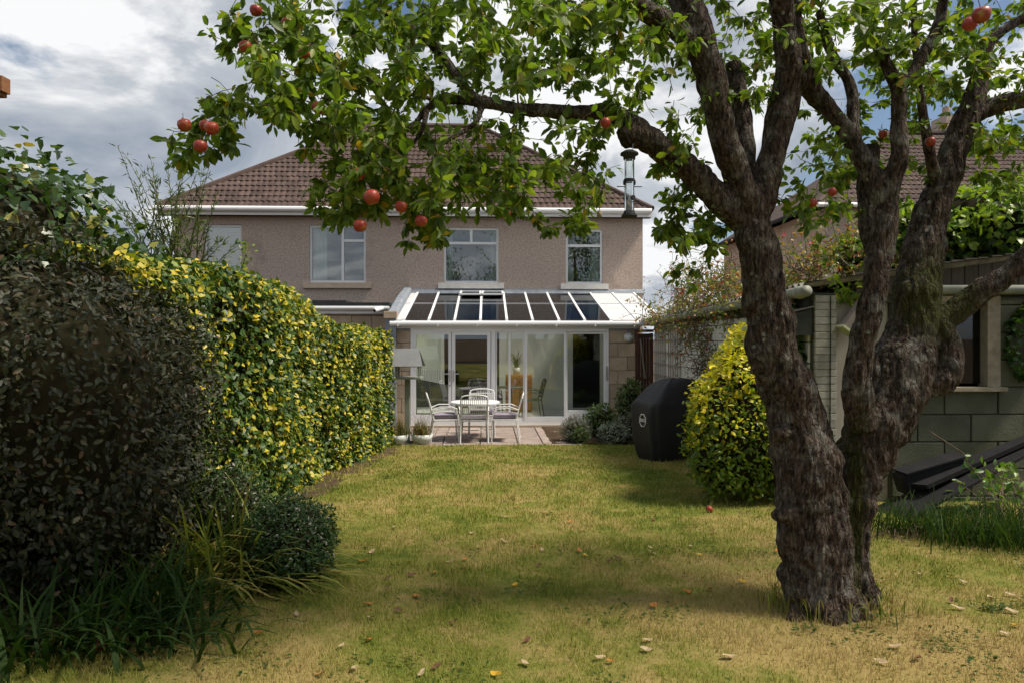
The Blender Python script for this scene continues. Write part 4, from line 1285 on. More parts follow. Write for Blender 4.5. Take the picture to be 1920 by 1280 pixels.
# corrugated roof: waves run up from the eaves, one sheet every 0.9 m
def eave_z(y): return 2.44 - 0.16 * (y - SY0) / (SY1 - SY0)
y = SY0 - 0.12
while y < SY1:
    s = MB()
    n = 48
    vs = []
    for i in range(n + 1):
        yy = y + 0.97 * i / n
        wv = 0.026 * math.sin(2 * math.pi * (yy - SY0) / 0.146)
        for x, zz in ((SX - 0.14, 0.0), (SX + 2.4, 0.34), (8.3, 0.62)):
            vs.append((x, yy, eave_z(yy) + zz + wv))
        for x, zz in ((8.3, 0.62), (SX + 2.4, 0.34), (SX - 0.14, 0.0)):
            vs.append((x, yy, eave_z(yy) + zz + wv - 0.009))
    for i in range(n):
        for j in range(6):
            q = (j + 1) % 6
            s.f.append((i * 6 + j, i * 6 + 6 + j, i * 6 + 6 + q, i * 6 + q))
    s.v = vs; s.smooth = False
    s.build('roof_sheet', 'corrug', shed)
    y += 0.975
x = 3.9
while x < 8.1:                           # dark vertical boards closing the gable above the wall
    h = 2.36 + 0.10 + (x - SX) * 0.13
    piece('gable_board', box_mesh('gable_board', 0.138, 0.022, round(h - 2.30, 2), 'oldwood', 0.003), (x, SY0 - 0.03 + random.uniform(-0.003, 0.003), 2.345), shed)
    x += 0.145
g = MB().tube([(SX - 0.17, SY0 - 0.22, eave_z(SY0) - 0.075), (SX - 0.17, SY0 + 0.05, eave_z(SY0) - 0.08), (SX - 0.17, SY1 + 0.05, eave_z(SY1) - 0.09)], 0.058, 12)
g.build('gutter', 'gutter', shed, smooth=True)
MB().tube([(SX - 0.17, SY0 - 0.1, eave_z(SY0) - 0.079), (SX - 0.17, SY0 - 0.02, eave_z(SY0) - 0.08)], 0.066, 12).build('gutter_joint', 'gutter', shed, smooth=True)
MB().tube([(4.3, SY0 - 0.12, 2.385), (8.2, SY0 - 0.12, 2.40)], 0.05, 12).build('gutter', 'gutter', shed, smooth=True)
MB().tube([(SX + 0.16, SY0 - 0.045, 2.33), (SX + 0.155, SY0 - 0.045, 1.0), (SX + 0.165, SY0 - 0.045, 0.2)], 0.006, 6).build('cable', 'felt', shed)

nb1 = thing('bird_box', 'dark bird box with pale drilled front hung at the shed corner', 'bird box', (SX - 0.12, SY0 + 0.12, 1.95))
bx, by, bz = SX - 0.27, SY0 - 0.02, 1.92
MB().add([(bx + 0.012, by, bz), (bx + 0.25, by, bz), (bx + 0.25, by + 0.16, bz), (bx + 0.012, by + 0.16, bz), (bx + 0.012, by, bz + 0.22), (bx + 0.25, by, bz + 0.275), (bx + 0.25, by + 0.16, bz + 0.275), (bx + 0.012, by + 0.16, bz + 0.22)],
         [(0, 3, 2, 1), (4, 5, 6, 7), (0, 1, 5, 4), (1, 2, 6, 5), (2, 3, 7, 6), (3, 0, 4, 7)]).build('box', 'boxdark', nb1)
fr = MB().box(bx - 0.006, bx + 0.010, by + 0.002, by + 0.158, bz + 0.002, bz + 0.218).build('front', 'bowl', nb1)
for zz in (0.06, 0.15):
    MB().tube([(bx - 0.009, by + 0.08, bz + zz), (bx - 0.004, by + 0.08, bz + zz)], 0.02, 12).build('entry_hole', 'black', fr)
MB().quadplate((bx - 0.03, by - 0.015, bz + 0.222), (bx + 0.26, by - 0.015, bz + 0.29), (bx + 0.26, by + 0.175, bz + 0.29), (bx - 0.03, by + 0.175, bz + 0.222), 0.014).build('lid', 'boxgrey', nb1)
MB().box(bx + 0.19, bx + 0.23, by + 0.05, by + 0.075, bz + 0.29, bz + 0.36).build('hanger', 'boxdark', nb1)

nb2 = thing('nest_box', 'tilted grey-brown nest box with pale green base hanging beside the shed door', 'nest box', (3.75, SY0 - 0.08, 2.1))
a_, b_ = Vector((3.93, SY0 - 0.10, 2.30)), Vector((3.70, SY0 - 0.10, 1.98))
MB().bar(a_, b_, 0.14, 0.14, (0, 1, 0)).build('box', 'boxgrey', nb2, bevel=0.006)
e_ = (b_ - a_).normalized()
MB().bar(b_ + e_ * 0.002, b_ + e_ * 0.028, 0.17, 0.17, (0, 1, 0)).build('base', 'limewood', nb2, bevel=0.005)
MB().tube([a_, (3.93, SY0 - 0.02, 2.36)], 0.006, 6).build('hanger', 'darkmetal', nb2)

# trellis panels on the shed side
for q, (y0, lb) in enumerate(((13.30, 'weathered square trellis panel on the white shed wall next to the gate'), (12.25, 'weathered square trellis panel on the white shed wall, half covered by twiggy climber'))):
    t = thing('trellis', lb, 'trellis', (SX - 0.05, y0 + 0.42, 0.4), group='trellis panels')
    for i in range(6):
        yy = y0 + 0.02 + i * 0.16
        piece('lath', box_mesh('lath', 0.012, 0.026, 1.68, 'lath', 0.002), (SX - 0.045, yy, 0.42), t)
    for i in range(8):
        zz = 0.48 + i * 0.225
        piece('lath', box_mesh('lath', 0.012, 0.90, 0.026, 'lath', 0.002), (SX - 0.058, y0 + 0.42, zz), t)

# garden gate
GTY = 15.0
gx0, gx1 = XY(1191, GTY), XY(1223, GTY)
gate = thing('garden_gate', 'dark red-brown boarded side gate between the house and the white wall', 'gate', ((gx0 + gx1) / 2, GTY, 0))
gtop = ZY(622, GTY)
n = 4
bw_ = (gx1 - gx0 - 0.12) / n
for i in range(n):
    MB().box(gx0 + 0.06 + i * bw_ + 0.003, gx0 + 0.06 + (i + 1) * bw_ - 0.003, GTY + 0.02, GTY + 0.04, 0.05, gtop - 0.08).build('board', 'gatewood', gate)
MB().box(gx0, gx0 + 0.08, GTY - 0.05, GTY + 0.03, 0, gtop - 0.01).build('post', 'gatewood', gate, bevel=0.006)
MB().box(gx1 - 0.06, gx1 + 0.01, GTY - 0.05, GTY + 0.03, 0, gtop - 0.03).build('post', 'gatewood', gate, bevel=0.006)
for z in (0.25, 1.0, gtop - 0.12):
    MB().box(gx0 + 0.081, gx1 - 0.061, GTY - 0.025, GTY + 0.018, z, z + 0.08).build('rail', 'gatewood', gate, bevel=0.004)
MB().box(gx0 - 0.02, gx1 + 0.02, GTY - 0.06, GTY + 0.05, gtop - 0.008, gtop + 0.05).build('lintel', 'gatewood', gate, bevel=0.005)
MB().bar((gx0 + 0.10, GTY - 0.04, gtop - 0.15), (gx0 + 0.2, GTY - 0.04, 1.05), 0.03, 0.02, (0, 1, 0)).build('brace', 'lath', gate)

# ================================================================== BARBECUE
BC = Vector((XY(1262, 10.75), 10.75, gz(10.75)))
bbq = thing('covered_barbecue', 'barbecue under a fitted black cover with a white badge, standing on the lawn edge', 'barbecue', BC)
ph = R(20)
ax_ = Vector((math.cos(ph), math.sin(ph), 0)); ay_ = Vector((-math.sin(ph), math.cos(ph), 0))
prof = [(0.0, 0.50, 0.30, 0), (0.10, 0.53, 0.325, 0), (0.35, 0.57, 0.35, 0), (0.62, 0.585, 0.36, 0), (0.80, 0.575, 0.355, 0), (0.845, 0.56, 0.355, 0), (0.875, 0.53, 0.345, 0.0),
        (0.95, 0.48, 0.32, 0.02), (1.06, 0.41, 0.28, 0.05), (1.14, 0.33, 0.22, 0.07), (1.19, 0.22, 0.13, 0.08), (1.205, 0.05, 0.03, 0.08)]
b = MB()
nr = 72
for z, a, c, sh in prof:
    for j in range(nr):
        th = 2 * math.pi * j / nr
        ct, st = math.cos(th), math.sin(th)
        e = 0.36
        lx_, ly_ = a * math.copysign(abs(ct) ** e, ct), c * math.copysign(abs(st) ** e, st)
        fold = 1 + (0.028 * math.sin(th * 9 + z * 3) + 0.02 * mnoise.noise(Vector((ct * 3, st * 3, z * 2.2)))) * (1 if z < 0.84 else 0.35) + 0.03 * mnoise.noise(Vector((ct * 1.5, st * 1.5, z * 5 + 3)))
        p_ = BC + ax_ * (lx_ * fold + sh) + ay_ * (ly_ * fold) + Vector((0, 0, z + (0.02 * mnoise.noise(Vector((ct * 2, st * 2, z)))) + 0.01))
        b.v.append(tuple(p_))
for i in range(len(prof) - 1):
    for j in range(nr):
        q = (j + 1) % nr
        b.f.append((i * nr + j, i * nr + q, (i + 1) * nr + q, (i + 1) * nr + j))
b.f.append(tuple((len(prof) - 1) * nr + j for j in range(nr)))
b.build('cover', 'cover', bbq, smooth=True)
# badge on the end of the cover that faces the garden
nrm = -ax_
bc = BC + nrm * 0.625 + Vector((0, 0, 0.62)) - ay_ * 0.13
ring = [bc + ay_ * (0.085 * math.cos(k * math.pi / 4 + math.pi / 8)) + Vector((0, 0, 0.095 * math.sin(k * math.pi / 4 + math.pi / 8))) for k in range(9)]
bd = MB().tube(ring, 0.0075, 6, cap=False).build('badge', 'print', bbq)
tcv = bpy.data.curves.new('lettering', 'FONT')
tcv.body = 'BRACO'; tcv.size = 0.066; tcv.align_x = 'CENTER'; tcv.align_y = 'CENTER'; tcv.extrude = 0.002; tcv.offset = 0.002
tob = bpy.data.objects.new('tmp_text', tcv); COL.objects.link(tob)
dg = bpy.context.evaluated_depsgraph_get()
tme = bpy.data.meshes.new_from_object(tob.evaluated_get(dg))
bpy.data.objects.remove(tob)
Rm = Matrix((ay_ * -1, Vector((0, 0, 1)), nrm)).transposed()
for v in tme.vertices:
    v.co = Rm @ Vector((v.co.x * 0.66, v.co.y, v.co.z)) + bc - BC
tme.materials.clear(); tme.materials.append(M['print'])
lo = bpy.data.objects.new('lettering', tme); link(lo, bd)

# ================================================================== BIRD TABLE, POTS
BT = Vector((XY(764, 12.95), 12.95, 0.0))
bt = thing('bird_table', 'grey-green wooden bird table with pitched roof on a post beside the hedge', 'bird table', BT)
zt = ZY(706, 12.95); z1 = ZY(686, 12.95); z2 = ZY(656, 12.95)
MB().box(BT.x - 0.045, BT.x + 0.045, BT.y - 0.045, BT.y + 0.045, 0.0, zt - 0.03).build('post', 'greengrey', bt, bevel=0.005)
MB().box(BT.x - 0.22, BT.x + 0.26, BT.y - 0.22, BT.y + 0.22, zt - 0.03, zt + 0.01).build('tray', 'greengrey', bt, bevel=0.006)
for sx in (-0.18, 0.22):
    for sy in (-0.18, 0.18):
        MB().box(BT.x + sx - 0.017, BT.x + sx + 0.017, BT.y + sy - 0.017, BT.y + sy + 0.017, zt + 0.011, z1 + 0.04).build('corner_post', 'greengrey', bt)
e0, e1 = BT.x - 0.23, BT.x + 0.30
MB().quadplate((e0 + 0.0, BT.y - 0.27, z1), (e1, BT.y - 0.27, z1), (e1 - 0.09, BT.y, z2 + 0.02), (e0 - 0.10, BT.y, z2 + 0.02), 0.016).build('roof_board', 'slate', bt)
MB().quadplate((e1, BT.y + 0.27, z1), (e0, BT.y + 0.27, z1), (e0 - 0.10, BT.y + 0.003, z2 + 0.02), (e1 - 0.09, BT.y + 0.003, z2 + 0.02), 0.016).build('roof_board', 'slate', bt)
MB().bar((BT.x - 0.2, BT.y, 0.02), (BT.x + 0.2, BT.y, 0.02), 0.06, 0.04).build('foot', 'greengrey', bt)

def pot(px, Y, rad, label, seed):
    x = XY(px, Y)
    t = thing('planter_bowl', label, 'planter', (x, Y, 0.0), group='pale bowls beside the bird table')
    MB().lathe([(0, 0.0), (rad * 0.62, 0.0), (rad * 0.9, 0.08), (rad, 0.17), (rad * 0.93, 0.17), (rad * 0.86, 0.14), (0, 0.14)], (x, Y, 0.012), 28).build('bowl', 'bowl', t, smooth=True)
    MB().lathe([(0, 0.0), (rad * 0.86, 0.0)], (x, Y, 0.158), 20).build('soil', 'soil', t)
    blade_part('plant', merge(blades(150, np.array([x, Y, 0.165]), (rad * 0.45, rad * 0.45), 0.24, 0.012, (0, 0, 0), seed, 1.2), blades(60, np.array([x, Y, 0.165]), (rad * 0.3, rad * 0.3), 0.40, 0.007, (0, 0, 0), seed + 1, 2.2)), 'heather', t)
pot(748, 12.72, 0.17, 'pale round bowl of green grassy plants close against the hedge', 21)
pot(791, 12.78, 0.20, 'pale round bowl of reddish heather between the bird table and the chair', 31)

# ================================================================== BLACK SHEETS against the shed
bs = thing('rubber_mat', 'long black rubber mat propped up sloping along the shed wall', 'mat', (3.8, 6.9, 0.2))
A, B_, C_, D = at(1636, 955, 7.05), at(1692, 984, 6.55), at(1960, 836, 6.75), at(1960, 815, 7.2)
MB().quadplate(A, B_, C_, D, 0.022).build('sheet', 'black', bs)
m2 = thing('rubber_mat', 'narrow black strip lying on top of the long sloping rubber mat', 'mat', (4.2, 6.9, 0.4))
up = Vector((0, 0, 0.032))
MB().quadplate(at(1700, 918, 7.0) + up, at(1740, 922, 6.8) + up, at(1960, 824, 6.95) + up, at(1960, 812, 7.15) + up, 0.04).build('sheet', 'black', m2)
m3 = thing('plastic_trough', 'black plastic trough lying tilted against the shed wall blocks', 'trough', (4.2, 7.1, 0.4))
a_, b_ = at(1692, 905, 7.0), at(1806, 874, 7.0)
MB().bar(a_ + Vector((0, 0.05, -0.02)), b_ + Vector((0, 0.05, 0)), 0.22, 0.20).build('body', 'black', m3, bevel=0.03)
MB().bar(a_ + Vector((0, 0.05, 0.10)), b_ + Vector((0.01, 0.05, 0.115)), 0.26, 0.022).build('rim', 'black', m3, bevel=0.006)

# ================================================================== PERGOLA BEAM (left edge of the view)
p = at(12, 163, 4.0)
pb = thing('pergola_beam', 'brown stained timber beam end poking over the climber', 'beam', (p.x - 0.9, p.y, p.z))
e = MB().box(p.x - 2.6, p.x - 0.02, p.y - 0.04, p.y + 0.04, p.z - 0.055, p.z + 0.055)
e.build('beam', 'beam', pb, bevel=0.008)
MB().box(p.x - 0.0195, p.x + 0.0, p.y - 0.036, p.y + 0.036, p.z - 0.035, p.z + 0.051).build('end_grain', 'beam', pb, bevel=0.004)
MB().box(p.x - 1.4, p.x - 1.3, p.y - 0.05, p.y + 0.05, gz(p.y) - 0.05, p.z - 0.056).build('post', 'beam', pb)

# ================================================================== HEDGES AND SHRUBS
def tint_mix(lo=0.0, hi=0.6, p_hi=0.2, a=0.7, b=1.0, sc=1.6, top=None):
    def f(P, Nn):
        n = len(P)
        t = RNG.uniform(lo, hi, n)
        pat = np.array([mnoise.noise(Vector(p_) * sc) for p_ in P]) * 0.5 + 0.5
        pr = p_hi * 2 * pat
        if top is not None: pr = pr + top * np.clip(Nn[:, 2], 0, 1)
        m = RNG.random(n) < pr
        t[m] = RNG.uniform(a, b, m.sum())
        return t
    return f

# ---- ivy-clad hedge along the left boundary
hedge = thing('ivy_hedge', 'tall clipped boundary hedge of yellow variegated ivy running to the house', 'hedge', (-2.3, 9.0, gz(9.0)))
def hx(y): return -2.38 + 0.115 * (y - 6.0) + 0.06 * math.sin(y * 1.9)
def htop(y):
    if y < 8.2: return 2.56 + 0.04 * math.sin(y * 3)
    if y < 10.0: return 2.56 - 0.47 * ((y - 8.2) / 1.8) ** 1.2
    return 2.06 + 0.03 * math.sin(y * 4)
def hedge_points(n):
    P, Nn = [], []
    k = int(n * 0.72)
    y = RNG.uniform(5.2, 12.65, k); u = RNG.random(k)
    for yy, uu in zip(y, u):
        zb, zt_ = gz(yy) + 0.02, htop(yy)
        z = zb + (zt_ - zb) * uu
        rnd = max(0, (z - (zt_ - 0.28)) / 0.28)
        x = hx(yy) - 0.25 * rnd ** 2 + 0.12 * mnoise.noise(Vector((yy * 1.3, z * 1.3, 2))) + 0.06 * mnoise.noise(Vector((yy * 3.7, z * 3.7, 7)))
        P.append((x, yy, z)); Nn.append((1 - 0.6 * rnd, -0.15, 0.25 + 0.9 * rnd))
    k2 = int(n * 0.22)
    for yy, uu in zip(RNG.uniform(5.2, 12.65, k2), RNG.random(k2)):
        x = hx(yy) - 0.22 - 0.9 * uu
        P.append((x, yy, htop(yy) + 0.06 * mnoise.noise(Vector((yy * 2.2, x * 2.2, 4))))); Nn.append((0.1, -0.1, 1))
    k3 = n - k - k2
    for uu, vv in zip(RNG.random(k3), RNG.random(k3)):     # far end by the patio
        P.append((hx(12.6) - 0.9 * uu, 12.62 + 0.05 * RNG.normal(), htop(12.6) * vv)); Nn.append((0.1, 1, 0.2))
    P, Nn = np.array(P), unit(np.array(Nn))
    P = P - Nn * (RNG.random(len(P)) ** 2 * 0.16)[:, None] + RNG.normal(size=P.shape) * 0.012
    return P, Nn
P, Nn = hedge_points(34000)
k = len(P)
t = RNG.uniform(0.0, 0.62, k)
pat = np.array([mnoise.noise(Vector(p_) * 1.5) + 0.6 * mnoise.noise(Vector(p_) * 5) for p_ in P])
m_ = RNG.random(k) < (0.30 + 0.40 * pat + 0.15 * Nn[:, 2])
t[m_] = RNG.uniform(0.68, 1.0, m_.sum())
axv = unit(Nn * 0.25 + rvec(k) * 0.65 + np.array([0, 0, -0.55]))
nv = unit(Nn * 0.9 + rvec(k) * 0.5 + np.array([0, 0, 0.25]))
leaf_obj('foliage', LEAF_IVY, P, frames(axv, nv), 0.055 * (0.6 + 0.7 * RNG.random(k)), t, 'ivy', hedge)
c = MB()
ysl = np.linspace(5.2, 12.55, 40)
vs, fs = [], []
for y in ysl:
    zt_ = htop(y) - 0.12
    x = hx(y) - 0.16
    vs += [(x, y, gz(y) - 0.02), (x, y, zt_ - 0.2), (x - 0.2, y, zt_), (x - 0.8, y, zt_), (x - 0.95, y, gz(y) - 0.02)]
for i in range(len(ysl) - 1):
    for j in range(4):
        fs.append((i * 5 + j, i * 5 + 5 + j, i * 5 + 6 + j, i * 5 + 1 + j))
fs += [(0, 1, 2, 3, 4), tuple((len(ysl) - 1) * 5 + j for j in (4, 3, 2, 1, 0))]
c.add(vs, fs).build('shade_core', 'core', hedge)  # solid dark filling, shade of the hedge inside put into its colour

# ---- big dull shrub in front of it
blobs = [((-2.80, 4.45, 1.45), (0.95, 0.92, 1.10)), ((-2.72, 5.45, 1.40), (0.68, 0.75, 1.05)), ((-3.3, 4.0, 1.45), (0.95, 0.9, 1.15)), ((-2.52, 4.7, 0.85), (0.64, 0.8, 0.72))]
shrub('cotoneaster_shrub', 'large dull grey-green leafed shrub bulging over the lawn edge before the ivy hedge', 'shrub', (-2.5, 4.5, gz(4.5)), blobs, 42000, 0.046, LEAF_OVAL, 'darkleaf',
      tint_mix(0, 0.75, 0.10, 0.8, 1.0), depth=0.30, lump=0.22, droop=0.25, core=0.74, zmin=0.3)
# ---- climber-covered mound behind
blobs = [((-4.15, 5.9, 2.35), (1.22, 1.1, 1.10)), ((-3.35, 6.2, 2.05), (0.85, 0.8, 0.75)), ((-4.9, 5.2, 2.5), (1.1, 1.0, 1.1)), ((-3.0, 6.9, 1.95), (0.6, 0.7, 0.70))]
shrub('climber_mound', 'tall rounded mound of dark glossy climber with yellowing leaves above the dull shrub', 'climber', (-4.0, 5.9, gz(5.9)), blobs, 11000, 0.085, LEAF_IVY, 'mound',
      tint_mix(0, 0.7, 0.10, 0.82, 1.0, 1.2), depth=0.22, lump=0.28, core=0.80)
# ---- slender stems behind the hedge
wl = thing('willow_shrub', 'wispy shrub of arching stems with slender leaves rising behind the hedge', 'shrub', (-3.6, 8.9, gz(8.9)))
sm = MB(); LP, LA = [], []
rg = np.random.default_rng(3)
tips = [(180, 320), (230, 270), (265, 285), (300, 268), (330, 310), (375, 290), (400, 275), (205, 345), (250, 330), (285, 330), (320, 350), (345, 330), (380, 340), (415, 360), (240, 380), (275, 400), (310, 400), (350, 400), (390, 410), (425, 430), (445, 455), (220, 400), (300, 440), (360, 450), (260, 440), (410, 320)]
for i in range(46):
    tx, ty = tips[i % len(tips)]
    tx += rg.normal() * 10; ty += abs(rg.normal()) * 22
    dd = 8.7 + rg.normal() * 0.35
    tp = at(tx, ty, dd)
    bs_ = at(330 + rg.normal() * 35, 560, 9.0)
    mid = (tp + bs_) / 2 + Vector((0.12 * (bs_.x - tp.x), 0, 0.14 * abs(tp.x - bs_.x) + 0.1))
    pts = [bs_.lerp(mid, u).lerp(mid.lerp(tp, u), u) for u in np.linspace(0, 1, 9)]
    sm.tube(pts, list(np.linspace(0.011, 0.002, 9)), 5)
    for j in range(34):
        u = rg.uniform(0.32, 1.0)
        q = bs_.lerp(mid, u).lerp(mid.lerp(tp, u), u)
        dr = (mid.lerp(tp, u) - bs_.lerp(mid, u)).normalized()
        LP.append(q + Vector(rg.normal(size=3) * 0.012)); LA.append(np.array(dr) * 0.7 + rg.normal(size=3) * 0.5)
sm.build('stems', 'greenstem', wl)
LP, LA = np.array([tuple(p_) for p_ in LP]), unit(np.array(LA))
leaf_obj('foliage', LEAF_SLIM, LP, frames(LA, rvec(len(LP)) + np.array([0, 0, 0.8])), 0.10 * (0.6 + 0.7 * RNG.random(len(LP))), RNG.random(len(LP)), 'willow', wl)
# a single leafy shoot above the hedge by the neighbour's window
sh = thing('hedge_shoot', 'bright green leafy shoot standing above the hedge under the blind window', 'shrub', at(455, 500, 8.6))
q0, q1 = at(447, 520, 8.6), at(462, 452, 8.6)
MB().tube([q0, q0.lerp(q1, 0.5) + Vector((0.03, 0, 0)), q1], [0.008, 0.005, 0.002], 5).build('stem', 'greenstem', sh)
k = 90
u = RNG.random(k)
P = np.array([tuple(q0.lerp(q1, a)) for a in u]) + RNG.normal(size=(k, 3)) * 0.05
leaf_obj('foliage', LEAF_FOLD, P, frames(rvec(k), rvec(k) + np.array([0, 0, 1])), np.full(k, 0.055), RNG.uniform(0.5, 1, k), 'lime', sh)

# ---- low bush with white flower specks
for nm, lb, c0, rr, nn in (('flowering_bush', 'small dark round bush flecked with white flowers at the lawn edge', at(545, 990, 4.75), (0.29, 0.32, 0.29), 9500),
                           ('flowering_bush', 'dark bush flecked with white flowers tucked under the dull shrub', at(430, 965, 5.2), (0.30, 0.36, 0.36), 6000)):
    shrub(nm, lb, 'shrub', (c0.x, c0.y, gz(c0.y)), [((c0.x, c0.y, gz(c0.y) + rr[2] * 0.95), rr)], nn, 0.028, LEAF_FOLD, 'flowerbush', lambda P, Nn: np.where(RNG.random(len(P)) < 0.02 + 0.06 * np.clip(Nn[:, 2], 0, 1), 1.0, RNG.uniform(0, 0.9, len(P))),
          depth=0.3, lump=0.2, core=0.82, group='white-flecked bushes', spread=0.9)
# ---- strap-leaved clumps
cl = thing('strap_leaf_clump', 'flopped yellow-green strap-leaved clump spilling onto the lawn', 'plant', (-1.55, 4.5, gz(4.5)))
c1 = ground(440, 1080)
me_ = merge(blades(260, np.array([c1.x - 0.10, c1.y, c1.z]), (0.18, 0.22), 0.75, 0.021, (0.95, -0.2, 0), 41, 0.8), blades(220, np.array([c1.x + 0.12, c1.y - 0.05, c1.z]), (0.14, 0.20), 0.6, 0.020, (1.1, -0.15, 0), 42, 0.4))
blade_part('leaves', (me_[0], me_[1], [0.45 + 0.5 * v for v in me_[2]]), 'strap', cl)
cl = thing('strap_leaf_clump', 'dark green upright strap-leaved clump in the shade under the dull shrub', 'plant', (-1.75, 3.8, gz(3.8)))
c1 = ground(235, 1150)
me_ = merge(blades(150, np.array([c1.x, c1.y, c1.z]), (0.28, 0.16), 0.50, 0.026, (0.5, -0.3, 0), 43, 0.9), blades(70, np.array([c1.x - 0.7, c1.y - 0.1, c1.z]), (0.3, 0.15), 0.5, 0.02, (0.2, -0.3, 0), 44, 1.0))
blade_part('leaves', (me_[0], me_[1], [v * 0.34 for v in me_[2]]), 'strap', cl)  # tint scaled down, painting the shade into the leaf colour

cl = thing('strap_leaf_clump', 'shade-darkened strap-leaved clump at the shady end of the border, windfall apple at its foot', 'plant', ground(180, 1235))
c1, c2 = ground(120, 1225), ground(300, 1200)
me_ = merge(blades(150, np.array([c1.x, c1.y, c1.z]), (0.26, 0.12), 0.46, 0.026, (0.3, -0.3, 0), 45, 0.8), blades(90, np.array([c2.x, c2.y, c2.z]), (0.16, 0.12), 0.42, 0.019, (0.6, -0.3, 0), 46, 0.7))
blade_part('leaves', (me_[0], me_[1], [v * 0.28 for v in me_[2]]), 'strap', cl)  # leaf tint lowered further to paint in the dark corner's shade

# ---- golden choisya bush by the trunk
c0 = atY(1400, 634, 7.5)
gb = gz(7.4)
blobs = [((2.62, 7.5, gb + 0.72), (0.50, 0.56, 0.74)), ((2.86, 7.7, gb + 1.04), (0.40, 0.48, 0.80)), ((3.0, 7.4, gb + 0.72), (0.38, 0.45, 0.72)), ((2.42, 7.35, gb + 0.95), (0.27, 0.28, 0.30)), ((2.72, 7.3, gb + 1.28), (0.25, 0.28, 0.26)), ((2.40, 7.4, gb + 0.48), (0.30, 0.30, 0.32))]
def gold(P, Nn):
    h = np.clip((P[:, 2] - gb) / 1.75, 0, 1)
    t = RNG.uniform(0.05, 0.55, len(P))
    m = RNG.random(len(P)) < np.clip((h - 0.28) * 1.5 + 0.25 * Nn[:, 2] - 0.15 * Nn[:, 0], 0.05, 0.95)
    t[m] = RNG.uniform(0.6, 1.0, m.sum())
    return t
shrub('golden_choisya', 'rounded shrub with golden yellow young leaves on top, between barbecue and apple tree', 'shrub', (2.6, 7.5, gb), blobs, 15000, 0.060, LEAF_OVAL, 'choisya', gold, depth=0.26, lump=0.34, droop=-0.15, core=0.82, zmin=gb + 0.06, spread=0.8)

# ---- plants in the flower bed
def small_plant(px, Y, r, h, n, sz, tm, mat, name, lb, tf=lambda P, Nn: RNG.random(len(P))):
    x = XY(px, Y)
    shrub(name, lb, 'plant', (x, Y, 0.0), [((x, Y, h * 0.45), (r, r, h * 0.55))], n, sz, tm, mat, tf, depth=0.35, lump=0.3, droop=-0.5, core=0.7, zmin=0.02, spread=0.8)
small_plant(1080, 13.0, 0.27, 0.45, 1700, 0.07, LEAF_SLIM, 'lavender', 'lavender_bush', 'grey-mauve lavender mound at the corner of the patio')
small_plant(1088, 12.75, 0.15, 0.30, 700, 0.06, LEAF_SLIM, 'herb', 'rosemary_plant', 'small feathery green herb in front of the lavender')
small_plant(1126, 13.6, 0.32, 0.62, 1600, 0.06, LEAF_FOLD, 'herb', 'green_herb_bush', 'fresh green leafy plant behind the lavender')
small_plant(1150, 12.85, 0.27, 0.36, 1500, 0.05, LEAF_FOLD, 'silver', 'silver_leaf_plant', 'low silvery leaved plant at the lawn edge near the barbecue')
small_plant(1176, 13.1, 0.24, 0.50, 1300, 0.05, LEAF_SLIM, 'silver', 'catmint_plant', 'grey faded flower mound beside the barbecue cover')
small_plant(1183, 14.2, 0.30, 1.05, 1500, 0.075, LEAF_FOLD, 'herb', 'evergreen_shrub', 'upright green shrub below the round lamp by the gate')

# ---- twiggy climber on the shed side, autumn creeper on its roof
def twiggy(name, label, spans, n_st, leafn, mat, base_d, seed, sz, rad=0.006):
    rg = np.random.default_rng(seed)
    bx_ = at(spans[0][0], spans[0][1], base_d)
    t = thing(name, label, 'climber', (bx_.x, bx_.y, gz(bx_.y)))
    s = MB(); P, A = [], []
    for i in range(n_st):
        px, py, sx, sy, dd, ds = spans[i % len(spans)]
        p0 = at(px + rg.normal() * sx, py + rg.normal() * sy, dd + rg.normal() * ds)
        p0.x = min(p0.x, SX - 0.06) if p0.y > SY0 and p0.z < 2.35 else p0.x
        d0 = Vector(rg.normal(size=3)) + Vector((-0.3, 0, 0.5))
        d0.normalize()
        pts = [p0]
        ln = rg.uniform(0.25, 0.7)
        for k_ in range(6):
            d0 = (d0 + Vector(rg.normal(size=3)) * 0.35 + Vector((0, 0, -0.10))).normalized()
            q = pts[-1] + d0 * ln / 6
            if q.y > SY0 and q.z < 2.4: q.x = min(q.x, SX - 0.03)
            pts.append(q)
        s.tube(pts, list(np.linspace(rad, rad * 0.3, 7)), 4)
        for j in range(leafn):
            q = pts[rg.integers(2, 7)]
            P.append(np.array(q) + rg.normal(size=3) * 0.035); A.append(rg.normal(size=3) + np.array([-0.2, -0.2, -0.2]))
    o_ = s.build('stems', 'stem', t); o_['kind'] = 'stuff'
    P, A = np.array(P), unit(np.array(A))
    leaf_obj('foliage', LEAF_FOLD, P, frames(A, rvec(len(P)) + np.array([-0.3, -0.5, 0.8])), sz * (0.6 + 0.7 * RNG.random(len(P))), RNG.random(len(P)) ** 1.2, mat, t)
    return t
twiggy('twiggy_climber', 'tangled brown twiggy climber with sparse autumn leaves over the trellis wall', [(1330, 620, 26, 45, 11.0, 0.4), (1345, 560, 26, 28, 10.6, 0.5), (1300, 600, 26, 22, 11.6, 0.4), (1360, 530, 18, 22, 10.2, 0.4), (1290, 545, 22, 16, 11.5, 0.4), (1340, 680, 16, 30, 10.8, 0.2)], 460, 5, 'autumn', 11.0, 5, 0.05)
twiggy('rambling_creeper', 'green and yellow creeper trailing over the wall top beside the lean-to roof', [(1245, 592, 20, 6, 13.6, 0.4), (1290, 580, 22, 9, 12.4, 0.5), (1340, 535, 24, 16, 10.6, 0.4), (1390, 560, 20, 14, 9.4, 0.3), (1440, 545, 20, 12, 8.6, 0.2)], 190, 15, 'autumn', 13.0, 8, 0.06)
